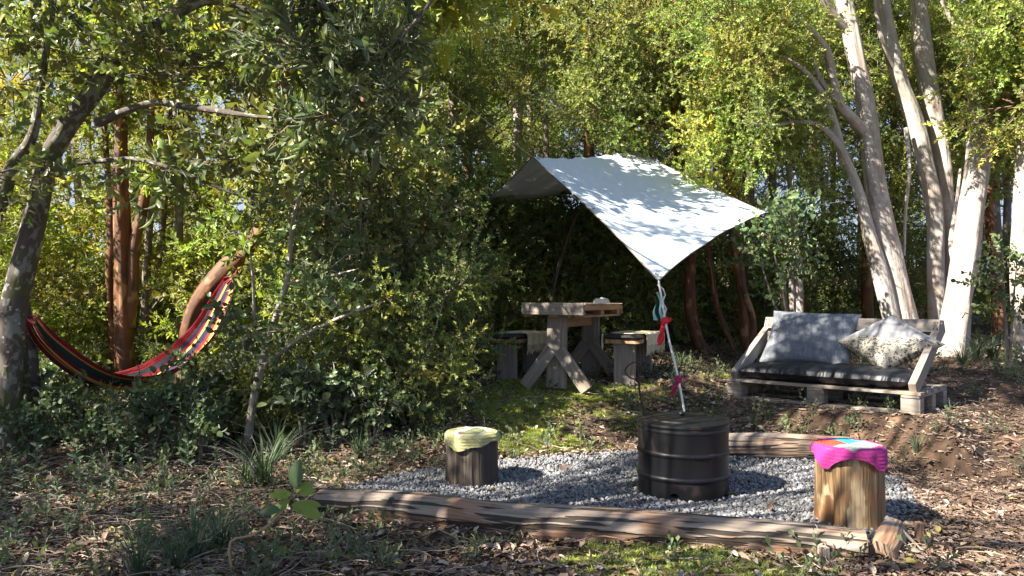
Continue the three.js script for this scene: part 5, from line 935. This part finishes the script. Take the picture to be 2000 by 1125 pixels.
  for (let i = 0; i < 60000; i++) { const x = lerp(-1.4, 3.2, R()), z = lerp(-3.0, -8.4, R()); const m = mossAt(x, z); if (R() > m || gravelIn(x, z) > -0.02) continue; const k = R() < 0.5 ? 0 : 1, s = 0.6 + 0.8 * R() * R(), b = 0.6 + 0.8 * R(); mm[k].push(new THREE.Matrix4().compose(V(x, H(x, z) - 0.002, z), new THREE.Quaternion().setFromAxisAngle(UP, R() * 6.28), V(s, s, s))); mc[k].push(new THREE.Color(b * (0.9 + 0.4 * R()), b, b)); }
  mm.forEach((m, k) => tag(inst(scene, 'moss', mossGeo[k], M.leaf, m, mc[k]), 'bright green moss and short grass on the ground', 'moss'));
  // weeds over the rest of the open ground
  const weedGeo = [0, 1].map(k => { const T = new Tri(), r = rng(450 + k); for (let i = 0; i < 5; i++) { const d = rdir(r); d.y = 0.8 + Math.abs(d.y); sprig(T, V(0.03 * (r() - 0.5), 0, 0.03 * (r() - 0.5)), d.normalize(), 0.07 + 0.05 * r(), 6, 0.028, 0.014, [0.09, 0.14, 0.03], r, { seg: 1 }); } return T.geo(); });
  const wm = [[], []], wc = [[], []];
  ground(3200, (x, z) => { if (gravelIn(x, z) > -0.05) return; const e = fbm(x * 1.1, z * 1.1, 461, 3), far = ss(-5.5, -7, z), path = x > 1.6 && x < 5 && z > -6.6; if (R() > (path ? 0.05 : x < -0.7 ? (z > -4.6 ? 0.22 : 0.4) : 0.28) + far * 0.5 + (e - 0.5)) return; if (x > -0.5 && x < 1.6 && z > -6.6 && R() < 0.8) return; const k = R() < 0.5 ? 0 : 1, s = 0.5 + 1.3 * R(), b = 0.6 + 0.8 * R(); wm[k].push(new THREE.Matrix4().compose(V(x, H(x, z), z), new THREE.Quaternion().setFromAxisAngle(UP, R() * 6.28), V(s, s, s))); wc[k].push(new THREE.Color(b, b, b)); }, 3.1, 11);
  wm.forEach((m, k) => tag(inst(scene, 'ground_cover', weedGeo[k], M.leaf, m, wc[k]), 'small green weeds growing through the leaf litter', 'weeds'));
  // grass tufts, one by one
  const tg = thing('grass_tuft', 'arching dark green grass tuft in the leaf litter', 'grass', V(0, 0, 0), 0, 'grass tufts round the clearing');
  part(tg, 'blades', tuftGeo(470, 60, 0.34, 0.0045, 0.05, [0.045, 0.085, 0.02]), M.leaf);
  const spots = [[380, 1085, 3.55, 1], [270, 1120, 3.3, 0.8], [430, 1060, 3.7, 0.9], [345, 1100, 3.4, 0.7], [515, 935, 4.9, 1.2], [540, 900, 5.4, 1.2], [1500, 775, 6.05, 0.5], [1470, 790, 5.95, 0.45], [1905, 690, 7.6, 1.0], [1880, 700, 7.4, 0.8], [1940, 700, 7.8, 1], [925, 780, 6.4, 0.4], [1000, 900, 5.3, 0.35], [1790, 830, 5.3, 0.5], [480, 940, 4.9, 0.8], [700, 900, 5.4, 0.7], [760, 890, 5.5, 0.6], [1540, 700, 8, 0.9], [1330, 700, 8.2, 0.7]];
  spots.forEach(([x, y, d, s], i) => { const o = i ? copyOf(tg) : tg, q = P(x, y, d); o.position.set(q.x, H(q.x, q.z) - 0.01, q.z); o.rotation.y = i * 1.9; o.scale.setScalar(s); });
  // herb seedlings
  const seedling = k => { const T = new Tri(), r = rng(480 + k), h = 0.22 + 0.1 * r(); T.twig(V(0, 0, 0), V(0.02 * r(), h, 0), 0.003, [0.10, 0.14, 0.05]); for (let i = 0; i < 12; i++) { const t = 0.3 + 0.7 * i / 11, a = i * 1.57 + (i % 2) * 3.14 + r() * 0.4, d = V(Math.cos(a), 0.55 + 0.4 * t, Math.sin(a)).normalize(), z = V(-d.x * 0.4, 1, -d.z * 0.4).normalize(); z.sub(d.clone().multiplyScalar(z.dot(d))).normalize(); const m = new THREE.Matrix4().makeBasis(d.clone().cross(z), d, z); m.setPosition(0, h * t, 0); T.leaf(m, 0.075 * (1.15 - 0.55 * t), 0.026 * (1.15 - 0.4 * t), [0.07, 0.14, 0.045], { seg: 3, fold: 0.15, droop: 0.3 }); } return T.geo(); };
  const sg = thing('seedling', 'pale green leafy seedling standing in the shaded leaf litter', 'seedling', V(0, 0, 0), 0, 'seedlings below the hammock'); part(sg, 'leaves', seedling(0), M.leaf);
  [[148, 940, 4.8, 1.3], [180, 945, 4.9, 0.9], [238, 935, 5, 1], [365, 940, 4.95, 1.15], [90, 1000, 4.1, 0.9], [60, 1030, 3.9, 0.7], [110, 985, 4.3, 0.8], [335, 990, 4.3, 0.8], [10, 1010, 4.0, 0.8], [215, 990, 4.4, 0.6], [300, 930, 5.2, 0.9], [420, 930, 5.2, 0.9], [450, 960, 4.8, 0.7], [40, 960, 4.7, 0.8], [130, 1060, 3.7, 0.7], [560, 905, 5.3, 0.8], [650, 900, 5.5, 0.9], [20, 930, 5.1, 0.9], [160, 1010, 4.0, 0.9], [260, 1020, 4.0, 0.7], [200, 960, 4.6, 1.1], [70, 950, 4.9, 1.2], [390, 985, 4.4, 0.8], [270, 955, 4.7, 1.2], [30, 1080, 3.5, 0.8], [480, 1000, 4.2, 0.7]].forEach(([x, y, d, s], i) => { const o = i ? copyOf(sg) : sg, q = P(x, y, d); o.position.set(q.x, H(q.x, q.z) - 0.01, q.z); o.rotation.y = i * 2.1; o.scale.setScalar(s); });
  // young plant with bright yellow green leaves at the end of the log
  {
    const base = P(455, 1120, 3.3); base.y = H(base.x, base.z);
    const yp = thing('young_plant', 'young plant with bright yellow green leaves beside the left end of the log', 'plant', base);
    part(yp, 'stem', tube(rel([base, P(450, 1058, 3.34), P(490, 1046, 3.4), P(530, 1020, 3.5), P(560, 985, 3.6), P(578, 955, 3.62)], base), [0.006, 0.005, 0.005, 0.004, 0.003], { n: 6, step: 0.04 }), M.brown);
    const lf = (x, y, d, dx, dy, dz, l, w, c) => { const T = new Tri(), dir = V(dx, dy, dz).normalize(), z = V(-0.3, 0.5, 0.8); z.sub(dir.clone().multiplyScalar(z.dot(dir))).normalize(); const m = new THREE.Matrix4().makeBasis(dir.clone().cross(z), dir, z); m.setPosition(P(x, y, d).sub(base)); T.leaf(m, l * 1.25, w * 1.25, c, { seg: 3, fold: 0.12, droop: 0.2 }); part(yp, 'leaf', T.geo(), M.leaf); };
    const br = [0.22, 0.30, 0.03], dk = [0.07, 0.13, 0.04];
    lf(577, 955, 3.62, 0.05, 1, 0.1, 0.115, 0.07, dk); lf(575, 960, 3.62, 0.9, 0.5, 0.2, 0.08, 0.04, br); lf(570, 965, 3.6, -0.8, 0.1, 0.4, 0.085, 0.04, br); lf(565, 975, 3.6, -0.6, -0.5, 0.4, 0.09, 0.045, br); lf(570, 985, 3.6, 0.9, -0.2, 0.3, 0.10, 0.05, br); lf(580, 990, 3.58, 0.9, 0.15, 0.1, 0.09, 0.045, br); lf(590, 990, 3.55, 0.8, -0.35, 0.3, 0.085, 0.045, br); lf(548, 995, 3.55, -0.9, 0.0, 0.3, 0.075, 0.04, dk); lf(585, 965, 3.6, 0.8, 0.3, 0.3, 0.07, 0.035, br);
  }
}

renderer.render(scene, camera);
